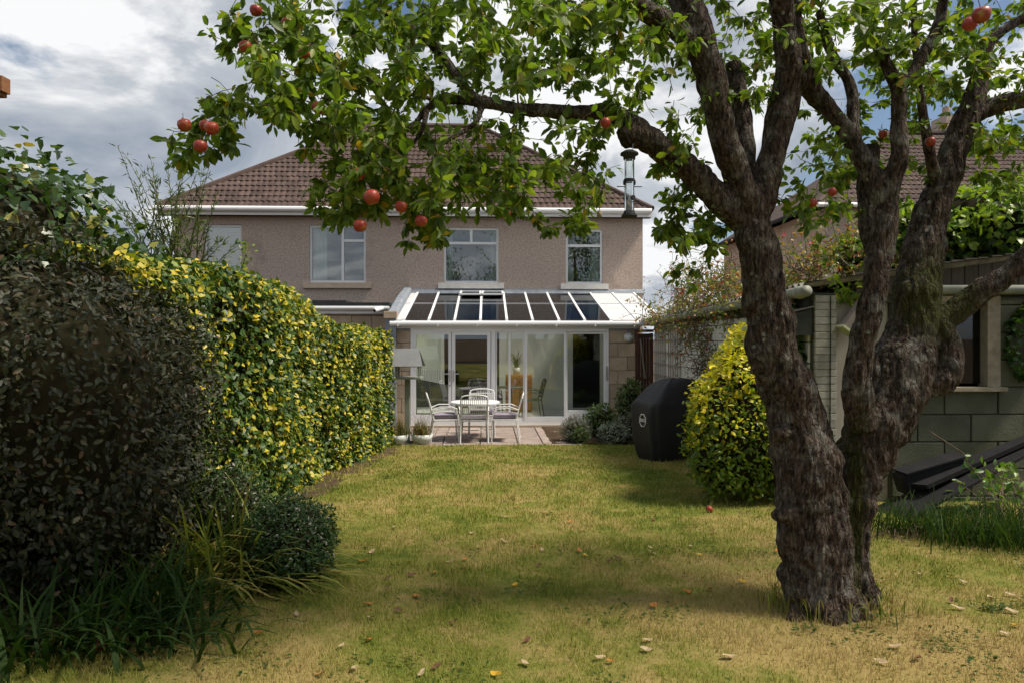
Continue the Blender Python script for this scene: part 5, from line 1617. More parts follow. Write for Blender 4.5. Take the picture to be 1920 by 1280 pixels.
twiggy('autumn_creeper', 'red and yellow autumn creeper sprawling along the corrugated roof edge', [(1500, 512, 16, 7, 7.9, 0.15), (1540, 498, 20, 8, 8.0, 0.2), (1590, 486, 22, 9, 8.1, 0.2), (1630, 480, 18, 9, 8.1, 0.2)], 130, 16, 'autumn', 8.0, 9, 0.055)
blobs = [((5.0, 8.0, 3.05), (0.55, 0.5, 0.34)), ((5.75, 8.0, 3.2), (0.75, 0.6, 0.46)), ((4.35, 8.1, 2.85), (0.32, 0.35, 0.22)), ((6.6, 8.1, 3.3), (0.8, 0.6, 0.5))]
shrub('lime_climber', 'lime green and dark leaved climber heaped over the shed roof', 'climber', (5.4, 8.0, 2.7), blobs, 6000, 0.085, LEAF_IVY, 'lime', tint_mix(0, 0.55, 0.38, 0.7, 1.0, 1.3, 0.6), depth=0.25, lump=0.3, core=0.8)  # lime is the leaf's own; more on upward leaves paints them as lit
iv = [((3.30, 7.62, 1.45), (0.10, 0.28, 0.62)), ((3.30, 7.75, 2.05), (0.12, 0.25, 0.22))]
shrub('wall_ivy', 'dark ivy climbing the shed corner below the bird box', 'climber', (3.32, 7.6, 0.2), iv, 1500, 0.06, LEAF_IVY, 'lime', tint_mix(0, 0.4, 0.12, 0.6, 0.95), core=0.7)
blobs = [((5.62, 7.2, 1.85), (0.20, 0.12, 0.40))]
shrub('wall_ivy', 'dark ivy hanging beside the shed window frame', 'climber', (5.6, 7.2, 1.4), blobs, 500, 0.06, LEAF_IVY, 'lime', tint_mix(0, 0.35, 0.05, 0.6, 0.9), core=0)

# ---- weeds below the black mats
wd = thing('weed_patch', 'long grass and weeds growing under the black mats by the shed', 'weeds', ground(1780, 1020))
l = []
for i, (px, py) in enumerate([(1670, 1000), (1720, 1005), (1760, 1015), (1800, 1020), (1840, 1022), (1880, 1025), (1915, 1030), (1850, 1000), (1900, 1005), (1780, 1000), (1960, 1030), (2000, 1030)]):
    g_ = ground(px, py)
    l.append(blades(85, np.array([g_.x, g_.y, g_.z]), (0.13, 0.14), 0.34, 0.008, (0, -0.15, 0), 60 + i, 1.3))
v_, f_, t_ = merge(*l)
blade_part('grass_tuft', (v_, f_, [x * 0.45 for x in t_]), 'strap', wd)
br = thing('bramble', 'leafy green bramble with brown stems at the end of the black mats', 'bramble', ground(1880, 1000))
P, A = [], []
s = MB()
rg = np.random.default_rng(12)
for i in range(22):
    b0 = ground(1900 + rg.normal() * 40, 1010)
    tp = at(1880 + rg.normal() * 45, 905 + rg.normal() * 30, 6.5 + rg.normal() * 0.15)
    md = (b0 + tp) / 2 + Vector((0, 0, 0.1))
    pts = [b0.lerp(md, u).lerp(md.lerp(tp, u), u) for u in np.linspace(0, 1, 7)]
    s.tube(pts, list(np.linspace(0.007, 0.002, 7)), 5)
    for j in range(10):
        q = pts[rg.integers(3, 7)]
        P.append(np.array(q) + rg.normal(size=3) * 0.05); A.append(rg.normal(size=3))
s.build('stems', 'stem', br)
P, A = np.array(P), unit(np.array(A))
leaf_obj('foliage', LEAF_OVAL, P, frames(A, rvec(len(P)) + np.array([0, -0.6, 0.9])), 0.085 * (0.6 + 0.6 * RNG.random(len(P))), RNG.uniform(0.2, 0.9, len(P)), 'lime', br)
tw = thing('dead_stick', 'bare brown stick leaning on the shed blocks above the mats', 'stick', at(1800, 870, 7.2))
MB().tube([at(1742, 807, 7.22), at(1765, 822, 7.2), at(1790, 838, 7.2), at(1825, 862, 7.18)], [0.005, 0.006, 0.005, 0.006], 6).build('stick', 'stem', tw)
lt = thing('leaf_litter', 'pile of brown dead stems and leaves at the foot of the apple tree by the mats', 'leaf litter', ground(1690, 1005))
s = MB()
for i in range(70):
    g_ = ground(1690 + rg.normal() * 34, 1003 + rg.normal() * 8)
    d_ = Vector((rg.normal(), rg.normal() * 0.6, 0)).normalized() * rg.uniform(0.08, 0.25)
    s.tube([g_ + Vector((0, 0, 0.02)), g_ + d_ * 0.5 + Vector((0, 0, rg.uniform(0.03, 0.10))), g_ + d_ + Vector((0, 0, 0.02))], 0.004, 4)
o_ = s.build('dead_stems', 'stem', lt); o_['kind'] = 'stuff'

# ================================================================== THE APPLE TREE
TREE = ground(1555, 1140)
tree = thing('apple_tree', 'old apple tree with forked mossy trunk, spreading leafy limbs and red apples', 'tree', TREE)
def limb(*pts):
    return [(at(px, py, d), r_ * d / FPX) for px, py, d, r_ in pts]
LIMBS = [
    limb((1545, 1168, 4.2, 84), (1543, 1135, 4.2, 76), (1538, 1090, 4.2, 68), (1530, 1010, 4.2, 68), (1520, 935, 4.2, 70), (1510, 860, 4.2, 64), (1498, 795, 4.2, 56), (1474, 725, 4.18, 54), (1452, 665, 4.15, 50), (1441, 600, 4.15, 49), (1432, 540, 4.12, 43), (1421, 470, 4.1, 38), (1412, 410, 4.1, 38)),
    limb((1612, 1168, 4.25, 46), (1602, 1100, 4.25, 38), (1590, 1000, 4.26, 38), (1602, 915, 4.28, 42), (1625, 850, 4.3, 54), (1648, 795, 4.32, 64), (1668, 745, 4.34, 64), (1690, 690, 4.36, 62), (1706, 640, 4.4, 54), (1716, 580, 4.4, 46), (1722, 520, 4.42, 36), (1730, 470, 4.47, 26)),
    limb((1412, 410, 4.1, 42), (1388, 350, 4.05, 34), (1362, 280, 4.0, 34), (1345, 200, 3.95, 35), (1325, 110, 3.9, 38), (1300, 40, 3.85, 42), (1265, -60, 3.8, 40), (1220, -200, 3.7, 34), (1150, -380, 3.5, 22)),
    limb((1330, 110, 3.9, 30), (1270, 55, 3.8, 28), (1200, 15, 3.7, 24), (1130, -15, 3.6, 20), (1040, -60, 3.5, 15), (930, -120, 3.4, 10)),
    limb((1400, 370, 4.15, 26), (1397, 280, 4.3, 24), (1388, 190, 4.35, 22), (1374, 118, 4.4, 21)),
    limb((1416, 410, 4.1, 36), (1438, 335, 4.1, 33), (1455, 262, 4.1, 33), (1468, 195, 4.1, 38), (1478, 135, 4.05, 33), (1470, 60, 4.0, 29), (1462, -40, 3.9, 29), (1455, -200, 3.8, 24), (1430, -400, 3.7, 15)),
    limb((1478, 140, 4.05, 24), (1510, 165, 4.2, 20), (1560, 215, 4.5, 16), (1590, 240, 4.6, 12)),
    limb((1400, 425, 4.1, 34), (1340, 366, 4.05, 33), (1290, 317, 4.0, 32), (1242, 282, 3.95, 33), (1200, 256, 3.9, 31), (1166, 262, 3.88, 26)),
    limb((1205, 250, 3.9, 28), (1178, 228, 3.9, 25), (1140, 212, 3.9, 22), (1090, 213, 3.85, 19), (1030, 208, 3.8, 17), (970, 204, 3.8, 15), (915, 193, 3.75, 15), (870, 188, 3.75, 13), (832, 191, 3.7, 11), (802, 203, 3.7, 9), (784, 226, 3.68, 7), (765, 243, 3.65, 5)),
    limb((890, 186, 3.75, 13), (862, 152, 3.76, 12), (844, 124, 3.78, 11), (822, 98, 3.8, 11), (799, 76, 3.82, 10), (750, 38, 3.88, 8), (705, 26, 3.9, 6), (650, 20, 3.95, 4)),
    limb((802, 203, 3.7, 8), (795, 232, 3.62, 7), (784, 256, 3.6, 6), (765, 277, 3.58, 5), (735, 290, 3.55, 4)),
    limb((902, 205, 3.75, 9), (893, 228, 3.65, 8), (876, 243, 3.6, 7), (832, 270, 3.5, 6), (815, 300, 3.45, 4)),
    limb((830, 190, 3.7, 7), (760, 175, 3.6, 6), (690, 150, 3.5, 5), (600, 90, 3.4, 4), (520, 60, 3.35, 3)),
    limb((1620, 800, 4.22, 36), (1606, 725, 4.15, 32), (1614, 650, 4.12, 31), (1632, 580, 4.1, 31), (1646, 500, 4.1, 30), (1657, 440, 4.1, 31), (1664, 385, 4.1, 28)),
    limb((1664, 390, 4.1, 26), (1640, 335, 4.12, 24), (1617, 298, 4.15, 23), (1582, 240, 4.15, 21), (1545, 190, 4.15, 18), (1522, 150, 4.15, 15), (1500, 60, 4.1, 11), (1490, -60, 4.1, 8)),
    limb((1664, 395, 4.1, 26), (1672, 340, 4.08, 23), (1687, 292, 4.05, 22), (1686, 225, 4.05, 19), (1684, 165, 4.05, 18), (1663, 124, 4.05, 15), (1632, 52, 4.05, 13), (1612, -10, 4.0, 12), (1590, -150, 3.9, 8)),
    limb((1686, 165, 4.05, 16), (1706, 146, 4.05, 15), (1732, 100, 4.05, 14), (1760, 45, 4.05, 13), (1770, -20, 4.0, 12), (1790, -160, 3.9, 8)),
    limb((1655, 490, 4.25, 34), (1635, 420, 4.3, 30), (1627, 350, 4.35, 25), (1632, 276, 4.4, 21)),
    limb((1612, 300, 4.2, 16), (1600, 240, 4.25, 15), (1596, 165, 4.3, 14), (1560, 100, 4.35, 12), (1535, 20, 4.35, 9)),
    limb((1712, 610, 4.4, 50), (1722, 530, 4.43, 50), (1732, 465, 4.48, 47), (1747, 400, 4.5, 40), (1777, 320, 4.5, 34), (1806, 240, 4.5, 31), (1826, 180, 4.5, 27), (1838, 135, 4.5, 20), (1852, 85, 4.5, 15), (1885, 55, 4.5, 12), (1935, 25, 4.5, 10)),
    limb((1812, 225, 4.5, 24), (1850, 205, 4.5, 24), (1890, 192, 4.45, 22), (1940, 184, 4.4, 19), (2050, 150, 4.3, 12)),
    limb((1755, 345, 4.5, 16), (1742, 280, 4.4, 13), (1728, 195, 4.35, 10), (1715, 75, 4.3, 8), (1712, -40, 4.3, 7)),
    limb((1735, 620, 4.4, 40), (1790, 585, 4.36, 31), (1850, 542, 4.3, 29), (1905, 503, 4.25, 27), (1960, 440, 4.2, 24), (2010, 330, 4.1, 20), (2060, 200, 4.0, 15)),
    limb((1715, 712, 4.32, 34), (1768, 712, 4.26, 30), (1788, 675, 4.26, 25), (1775, 628, 4.3, 24), (1755, 600, 4.35, 26)),
    limb((1490, 952, 4.14, 34), (1470, 962, 4.12, 26), (1449, 966, 4.1, 10)),
    limb((1478, 812, 4.12, 26), (1458, 812, 4.08, 18), (1446, 812, 4.06, 10)),
    limb((1520, 890, 4.14, 46), (1500, 870, 4.12, 42)),
    limb((1610, 800, 4.2, 22), (1590, 750, 4.14, 15), (1582, 728, 4.12, 9)),
    limb((1500, 1150, 4.08, 30), (1480, 1168, 4.0, 14)), limb((1600, 1150, 4.1, 36), (1640, 1170, 4.02, 16)), limb((1560, 1150, 4.05, 40), (1555, 1175, 3.95, 18)),
]
tb = MB()
NODES, NRAD = [], []
for li, lm in enumerate(LIMBS):
    lm = [(p_, r_ * (0.95 if li < 2 else 0.80)) for p_, r_ in lm]
    # resample with a smooth spline and a little wander
    pts = [p_ for p_, _ in lm]; rs = [r_ for _, r_ in lm]
    P2, R2 = [], []
    for i in range(len(pts) - 1):
        p0, p1, p2, p3 = pts[max(i - 1, 0)], pts[i], pts[i + 1], pts[min(i + 2, len(pts) - 1)]
        ns = max(2, int((p2 - p1).length / 0.035))
        for k_ in range(ns):
            u = k_ / ns
            q = 0.5 * ((2 * p1) + (p2 - p0) * u + (2 * p0 - 5 * p1 + 4 * p2 - p3) * u * u + (3 * p1 - p0 - 3 * p2 + p3) * u ** 3)
            r_ = rs[i] * (1 - u) + rs[i + 1] * u
            q = q + Vector(mnoise.noise_vector(q * 5)) * r_ * 0.16
            P2.append(q); R2.append(r_ * (1 + 0.10 * mnoise.noise(q * 9)))
    P2.append(pts[-1]); R2.append(rs[-1])
    tb.tube(P2, R2, 12)
    for q, r_ in zip(P2[::2], R2[::2]):
        NODES.append(tuple(q)); NRAD.append(r_)
me = tb.mesh('trunk', TREE)
tmp = bpy.data.objects.new('tmp_trunk', me); COL.objects.link(tmp)
md = tmp.modifiers.new('r', 'REMESH'); md.mode = 'VOXEL'; md.voxel_size = 0.0085
md2 = tmp.modifiers.new('s', 'SMOOTH'); md2.iterations = 3; md2.factor = 0.5
dg = bpy.context.evaluated_depsgraph_get(); dg.update()
tme = bpy.data.meshes.new_from_object(tmp.evaluated_get(dg))
bpy.data.objects.remove(tmp)
nv_ = len(tme.vertices)
co = np.empty(nv_ * 3, np.float32); tme.vertices.foreach_get('co', co); co = co.reshape(-1, 3)
no = np.empty(nv_ * 3, np.float32); tme.vertices.foreach_get('normal', no); no = no.reshape(-1, 3)
nodes = np.array(NODES) - np.array(TREE); nrad = np.array(NRAD)
disp = np.empty(nv_, np.float32); moss = np.empty(nv_, np.float32)
mc = np.array(at(1745, 560, 4.4) - TREE)
mc2 = np.array(at(1600, 950, 4.2) - TREE)
for i in range(nv_):
    v = Vector(co[i])
    rr = 0.55 + 0.45 * min(1.0, max(0.0, (2.2 - v.z) / 1.4))
    d1 = mnoise.noise(Vector((v.x * 21, v.y * 21, v.z * 6)))
    d2 = mnoise.noise(Vector((v.x * 48, v.y * 48, v.z * 15)))
    d3 = mnoise.noise(v * 7)
    disp[i] = (-0.020 * (1 - abs(d1) * 2.2) + 0.008 * d2 + 0.018 * d3) * rr
    g1 = math.exp(-((v - Vector(mc)).length / 0.30) ** 2)
    g2 = math.exp(-(((v.x - mc2[0]) / 0.06) ** 2 + ((v.z - mc2[2]) / 0.7) ** 2))
    moss[i] = min(1.0, 1.1 * g1 + 0.9 * g2 + 0.12 + 0.12 * mnoise.noise(v * 2.5))
# thin limbs get less relief
small = np.empty(nv_, np.float32)
for s0 in range(0, nv_, 4000):
    d_ = np.linalg.norm(co[s0:s0 + 4000, None, :] - nodes[None, :, :], axis=2)
    small[s0:s0 + 4000] = nrad[d_.argmin(1)]
disp *= np.clip(small / 0.12, 0.15, 1.0)
co = co + no * disp[:, None]
tme.vertices.foreach_set('co', co.ravel())
a = tme.attributes.new('moss', 'FLOAT', 'POINT'); a.data.foreach_set('value', moss)
tme.polygons.foreach_set('use_smooth', [True] * len(tme.polygons))
tme.materials.clear(); tme.materials.append(M['bark'])
to = bpy.data.objects.new('trunk', tme); link(to, tree)

l = []
for i in range(16):
    if i in (2, 5, 6, 9, 11, 14): continue
    a_ = i / 16 * 2 * math.pi
    cx_, cy_ = TREE.x + 0.02 + 0.31 * math.cos(a_), TREE.y + 0.26 * math.sin(a_)
    l.append(blades(8 + (i * 7) % 19, np.array([cx_, cy_, gz(cy_)]), (0.06, 0.05), 0.085 + 0.01 * (i % 5), 0.005, (0.3 * math.cos(a_), 0.3 * math.sin(a_), 0), 200 + i, 1.4))
tg = thing('trunk_grass', 'tufts of longer grass growing round the foot of the apple trunk', 'grass', TREE)
v_, f_, t_ = merge(*l)
blade_part('tufts', (v_, f_, [0.3 + 0.7 * x for x in t_]), 'strap', tg)
# ---- twigs grow from the limbs towards places where the crown is leafy
CL = [  # px, py, spread x, spread y, depth, depth spread, number of twigs
    (640, 150, 90, 60, 3.6, 0.45, 44), (800, 110, 90, 60, 3.8, 0.5, 46), (960, 90, 90, 55, 3.8, 0.5, 46), (1100, 90, 90, 60, 3.8, 0.5, 44),
    (1230, 130, 60, 60, 4.0, 0.5, 26), (520, 110, 55, 50, 3.5, 0.3, 16), (430, 60, 30, 26, 3.45, 0.2, 6), (400, 205, 30, 25, 3.45, 0.15, 9), (360, 260, 22, 18, 3.42, 0.1, 7), (420, 275, 16, 16, 3.45, 0.1, 5), (345, 290, 12, 12, 3.42, 0.1, 3),
    (540, 190, 40, 35, 3.45, 0.2, 14), (600, 240, 40, 25, 3.5, 0.2, 12), (690, 250, 60, 35, 3.55, 0.3, 24), (620, 330, 26, 40, 3.5, 0.15, 11), (700, 330, 40, 35, 3.5, 0.2, 18), (640, 400, 16, 26, 3.5, 0.1, 7), (760, 330, 40, 35, 3.5, 0.25, 18),
    (790, 400, 30, 28, 3.5, 0.15, 13), (810, 445, 14, 12, 3.5, 0.1, 5), (720, 395, 20, 15, 3.5, 0.1, 5), (860, 300, 40, 40, 3.55, 0.3, 18), (870, 370, 30, 25, 3.6, 0.2, 9), (950, 330, 40, 40, 3.7, 0.3, 20), (950, 385, 25, 15, 3.7, 0.2, 5),
    (1050, 300, 50, 35, 3.8, 0.4, 18), (1100, 340, 30, 26, 4.25, 0.2, 9), (1050, 415, 28, 12, 3.7, 0.15, 6), (1090, 425, 14, 10, 3.7, 0.1, 3), (1243, 430, 16, 22, 4.15, 0.15, 8), (1280, 460, 30, 35, 4.1, 0.25, 14), (1330, 420, 20, 40, 4.2, 0.25, 10), (1262, 360, 20, 30, 4.3, 0.2, 8), (1290, 260, 30, 50, 4.1, 0.4, 14),
    (1420, 130, 40, 80, 4.5, 0.5, 14), (1540, 90, 50, 60, 4.4, 0.5, 18), (1560, 290, 40, 40, 4.6, 0.4, 9), (1640, 110, 50, 60, 4.5, 0.5, 16), (1740, 170, 50, 60, 4.6, 0.5, 18), (1850, 120, 60, 60, 4.6, 0.5, 20), (1880, 260, 40, 50, 4.6, 0.4, 14), (1780, 40, 70, 30, 4.2, 0.5, 14), (1540, 400, 22, 40, 4.3, 0.3, 8), (1500, 350, 16, 30, 4.3, 0.2, 5), (1590, 545, 16, 10, 4.2, 0.1, 3), (1700, 330, 24, 40, 4.4, 0.3, 6), (1640, 20, 60, 30, 3.8, 0.5, 10),
]
CL += [(700, 20, 120, 26, 3.7, 0.5, 26), (900, 15, 120, 26, 3.8, 0.5, 26), (1080, 25, 110, 30, 3.9, 0.6, 26), (1210, 50, 70, 40, 4.3, 0.5, 30), (1150, 160, 60, 50, 4.4, 0.4, 16), (1450, 50, 80, 50, 4.9, 0.5, 24), (1600, 170, 80, 70, 5.0, 0.4, 22), (1760, 110, 90, 70, 5.1, 0.4, 24), (1340, 70, 60, 50, 4.8, 0.4, 16), (1880, 330, 40, 50, 5.0, 0.3, 10), (1560, 330, 40, 40, 5.0, 0.3, 10), (560, 50, 60, 26, 3.5, 0.3, 10)]
rg = np.random.default_rng(77)
ATT = []
for px, py, sx, sy, d, ds, n in CL:
    for i in range(int(n * (2.1 if px > 1380 else 1.75))):
        ATT.append((tuple(at(px + rg.normal() * sx, py + rg.normal() * sy, max(2.7, d + rg.normal() * ds))), 1.0))
for i in range(400):                      # unseen crown above the frame, thickened to shade the foreground lawn
    px, py = rg.uniform(380, 2300), rg.uniform(-640, -20)
    ATT.append((tuple(at(px, py, rg.uniform(3.0, 5.4))), 0.9))
for i in range(150):                      # and beyond its right edge, thickened for the same shade
    ATT.append((tuple(at(rg.uniform(1930, 2400), rg.uniform(-300, 330), rg.uniform(3.4, 5.2))), 0.9))
cand = np.array([p_ for p_, r_ in zip(NODES, NRAD) if r_ < 0.13 and p_[2] > 2.1])
crad = np.array([r_ for p_, r_ in zip(NODES, NRAD) if r_ < 0.13 and p_[2] > 2.1])
pool = [tuple(c_) for c_ in cand]
prad = list(np.minimum(crad, 0.05))
at_arr = np.array([a_[0] for a_ in ATT])
order = np.argsort([np.linalg.norm(cand - a_, axis=1).min() for a_ in at_arr])
PA = np.zeros((60000, 3)); RA_ = np.zeros(60000); NP = len(pool)
PA[:NP] = pool; RA_[:NP] = prad
tws = MB()
LPos, LAx, LNr, LSz = [], [], [], []
for oi in order:
    tgt = Vector(ATT[oi][0])
    dv = np.linalg.norm(PA[:NP] - np.array(tgt), axis=1) + 0.35 * RA_[:NP]
    j = int(dv.argmin())
    st = Vector(pool[j])
    ln = (tgt - st).length
    if ln < 0.02: continue
    mid = st.lerp(tgt, 0.5) + Vector((rg.normal() * 0.08, rg.normal() * 0.08, 0.10 + rg.normal() * 0.06)) * min(ln, 0.9)
    ns = max(3, int(ln / 0.07))
    pts = [st.lerp(mid, u).lerp(mid.lerp(tgt, u), u) + Vector(rg.normal(size=3)) * 0.006 for u in np.linspace(0, 1, ns + 1)]
    r0 = min(prad[j] * 0.7, 0.004 + 0.009 * min(ln, 1.2))
    rads = list(np.linspace(r0, 0.0018, ns + 1))
    tws.tube(pts, rads, 5, cap=False)
    for q, r_ in list(zip(pts, rads))[1:]:
        pool.append(tuple(q)); prad.append(r_); PA[NP] = q; RA_[NP] = r_; NP += 1
    dr = (pts[-1] - pts[-2]).normalized()
    nl = rg.integers(10, 20)
    for k_ in range(nl):
        u = 1 - abs(rg.normal()) * 0.62 / max(ln, 0.3)
        u = min(max(u, 0.15), 1.0)
        i0 = min(int(u * ns), ns - 1)
        q = pts[i0].lerp(pts[i0 + 1], u * ns - i0)
        ax = Vector(rg.normal(size=3)) * 0.6 + dr * 0.45 + Vector((0, 0, -0.45))
        LPos.append(tuple(q + ax.normalized() * 0.015)); LAx.append(tuple(ax))
        LNr.append(tuple(Vector(rg.normal(size=3)) * 0.7 + Vector((0, -0.1, 0.75)))); LSz.append(0.058 * rg.uniform(0.55, 1.3))
tws.build('twigs', 'stem', tree)
LPos, LAx, LNr, LSz = np.array(LPos), np.array(LAx), np.array(LNr), np.array(LSz)
TI = np.clip(rg.beta(2.0, 2.2, len(LPos)) * 0.9, 0, 0.88)
m_ = rg.random(len(LPos)) < 0.035
TI[m_] = rg.uniform(0.9, 1.0, m_.sum())
F_ = frames(LAx, LNr)
# the 300 leaves that show largest are single leaves; the rest of the crown is one mass
FWv = np.array(FW); RTv = np.array(RT)
rel = LPos - np.array([0, 0, EYE])
dep = rel @ FWv; uu = (rel @ RTv) / dep * FPX + 960; vv = 634 - rel[:, 2] / dep * FPX
vis = (uu > 0) & (uu < 1920) & (vv > 0) & (vv < 1280)
score = np.where(vis, LSz / dep, 0)
big = np.argsort(-score)[:300]
mask = np.ones(len(LPos), bool); mask[big] = False
leaf_obj('crown', LEAF_OVAL, LPos[mask], F_[mask], LSz[mask], TI[mask], 'appleleaf', tree)
shared = []
for tn in np.linspace(0.12, 0.92, 6):
    shared.append(leaf_mesh('leaf', LEAF_OVAL, np.zeros((1, 3)), np.eye(3)[None], np.ones(1), np.array([tn]), 'appleleaf'))
for i in big:
    me_ = shared[int(np.argmin(np.abs(np.linspace(0.12, 0.92, 6) - TI[i])))]
    o = bpy.data.objects.new('leaf', me_); COL.objects.link(o); o.parent = tree
    Mx = Matrix([[*(F_[i][r_] * LSz[i]), LPos[i][r_] - TREE[r_]] for r_ in range(3)] + [[0, 0, 0, 1]])
    o.matrix_local = Mx

# ---- apples
am = MB()
am.lathe([(0.0, -0.026), (0.012, -0.031), (0.024, -0.027), (0.034, -0.010), (0.036, 0.006), (0.030, 0.022), (0.018, 0.029), (0.008, 0.026), (0.0, 0.020)], n=18)
am.smooth = True
ame = am.mesh('apple'); ame.materials.append(M['apple'])
stm = MB().tube([(0, 0, 0.020), (0.003, 0, 0.040), (0.006, 0, 0.060)], 0.0016, 5).mesh('apple_stalk'); stm.materials.append(M['stem'])
for px, py, d, s_ in ((598, 203, 3.5, 0.85), (697, 370, 3.35, 1.0), (752, 388, 3.5, 0.8), (790, 415, 3.5, 0.8), (675, 424, 3.45, 0.85), (672, 327, 3.5, 0.85), (654, 330, 3.6, 0.7), (397, 241, 3.45, 0.9), (346, 235, 3.42, 0.85), (385, 236, 3.5, 0.75), (376, 275, 3.42, 0.85), (480, 20, 3.4, 0.75), (540, 46, 3.5, 0.9), (1135, 231, 3.8, 0.75), (948, 402, 3.7, 0.7),
                      (1523, 381, 4.3, 0.75), (1745, 266, 4.4, 0.8), (1840, 28, 3.0, 0.95), (1818, 46, 3.1, 0.8), (1655, 252, 4.4, 0.7), (1560, 360, 4.3, 0.7), (460, 88, 3.45, 0.8), (570, 100, 3.5, 0.7)):
    q = at(px, py, d - 0.26)
    o = bpy.data.objects.new('apple', ame); COL.objects.link(o); o.parent = tree
    o.location = q - TREE; o.scale = (s_, s_, s_); o.rotation_euler = (rg.normal() * 0.25, rg.normal() * 0.25, rg.uniform(0, 6))
    st_ = bpy.data.objects.new('stalk', stm); COL.objects.link(st_); st_.parent = o

# ---- bird feeders hung in the tree
fp = at(1180, 286, 3.86)
fd = thing('bird_feeder', 'clear tube bird feeder with black cap and base hanging from the long apple limb', 'bird feeder', fp)
ft = lambda pr, name, mat, par=None, n=20: MB().lathe(pr, fp, n).build(name, mat, par or fd, smooth=True)
MB().tube([at(1187, 238, 3.84), at(1187, 262, 3.86), fp + Vector((0.018, 0, 0.0))], 0.0022, 5).build('hanging_wire', 'chrome', fd)
MB().tube([at(1186, 240, 3.83), at(1190, 232, 3.88), at(1192, 236, 4.0)], 0.0022, 5).build('wire_loop', 'chrome', fd)
ft([(0.0, 0.012), (0.025, 0.010), (0.048, -0.004), (0.050, -0.014), (0.034, -0.022), (0.032, -0.040), (0.0, -0.040)], 'cap', 'felt')
ft([(0.0265, -0.04), (0.0265, -0.33)], 'tube', 'tube')
ft([(0.0, -0.262), (0.024, -0.262), (0.024, -0.328), (0.0, -0.328)], 'seed', 'seed')
ft([(0.0285, -0.145), (0.030, -0.147), (0.030, -0.160), (0.0285, -0.162)], 'collar', 'felt')
for z, a in ((-0.165, 0.0), (-0.165, math.pi), (-0.250, -0.9), (-0.250, 2.2)):
    c_ = fp + Vector((math.cos(a) * 0.026, math.sin(a) * 0.026, z))
    n_ = Vector((math.cos(a), math.sin(a), 0))
    MB().tube([c_ - n_ * 0.004, c_ + n_ * 0.006], 0.014, 10).build('port', 'felt', fd)
    MB().tube([c_ + Vector((0, 0, -0.022)), c_ + n_ * 0.042 + Vector((0, 0, -0.022))], 0.0026, 6).build('perch', 'felt', fd)
ft([(0.0, -0.318), (0.028, -0.318), (0.034, -0.332), (0.044, -0.345), (0.042, -0.352), (0.0, -0.352)], 'base', 'felt')
fp2 = at(1287, 404, 4.05)
f2 = thing('suet_feeder', 'small dark dish feeder hanging among the leaves beside the trunk', 'bird feeder', fp2)
MB().lathe([(0.0, 0.010), (0.030, 0.008), (0.040, 0.0), (0.036, -0.012), (0.0, -0.016)], fp2, 18).build('dish', 'boxdark', f2, smooth=True)
MB().tube([fp2, fp2 + Vector((0.0, 0.01, 0.16))], 0.0018, 5).build('hanging_wire', 'darkmetal', f2)
fp3 = at(1124, 402, 3.8)
f3 = thing('nut_feeder', 'tiny brown seed bell hanging below the leafy limb before the gutter', 'bird feeder', fp3)
MB().lathe([(0.0, 0.022), (0.010, 0.018), (0.014, 0.0), (0.013, -0.016), (0.0, -0.022)], fp3, 14).build('bell', 'seed', f3, smooth=True)
MB().tube([fp3 + Vector((0, 0, 0.02)), fp3 + Vector((0.004, 0, 0.20))], 0.0015, 5).build('hanging_wire', 'darkmetal', f3)

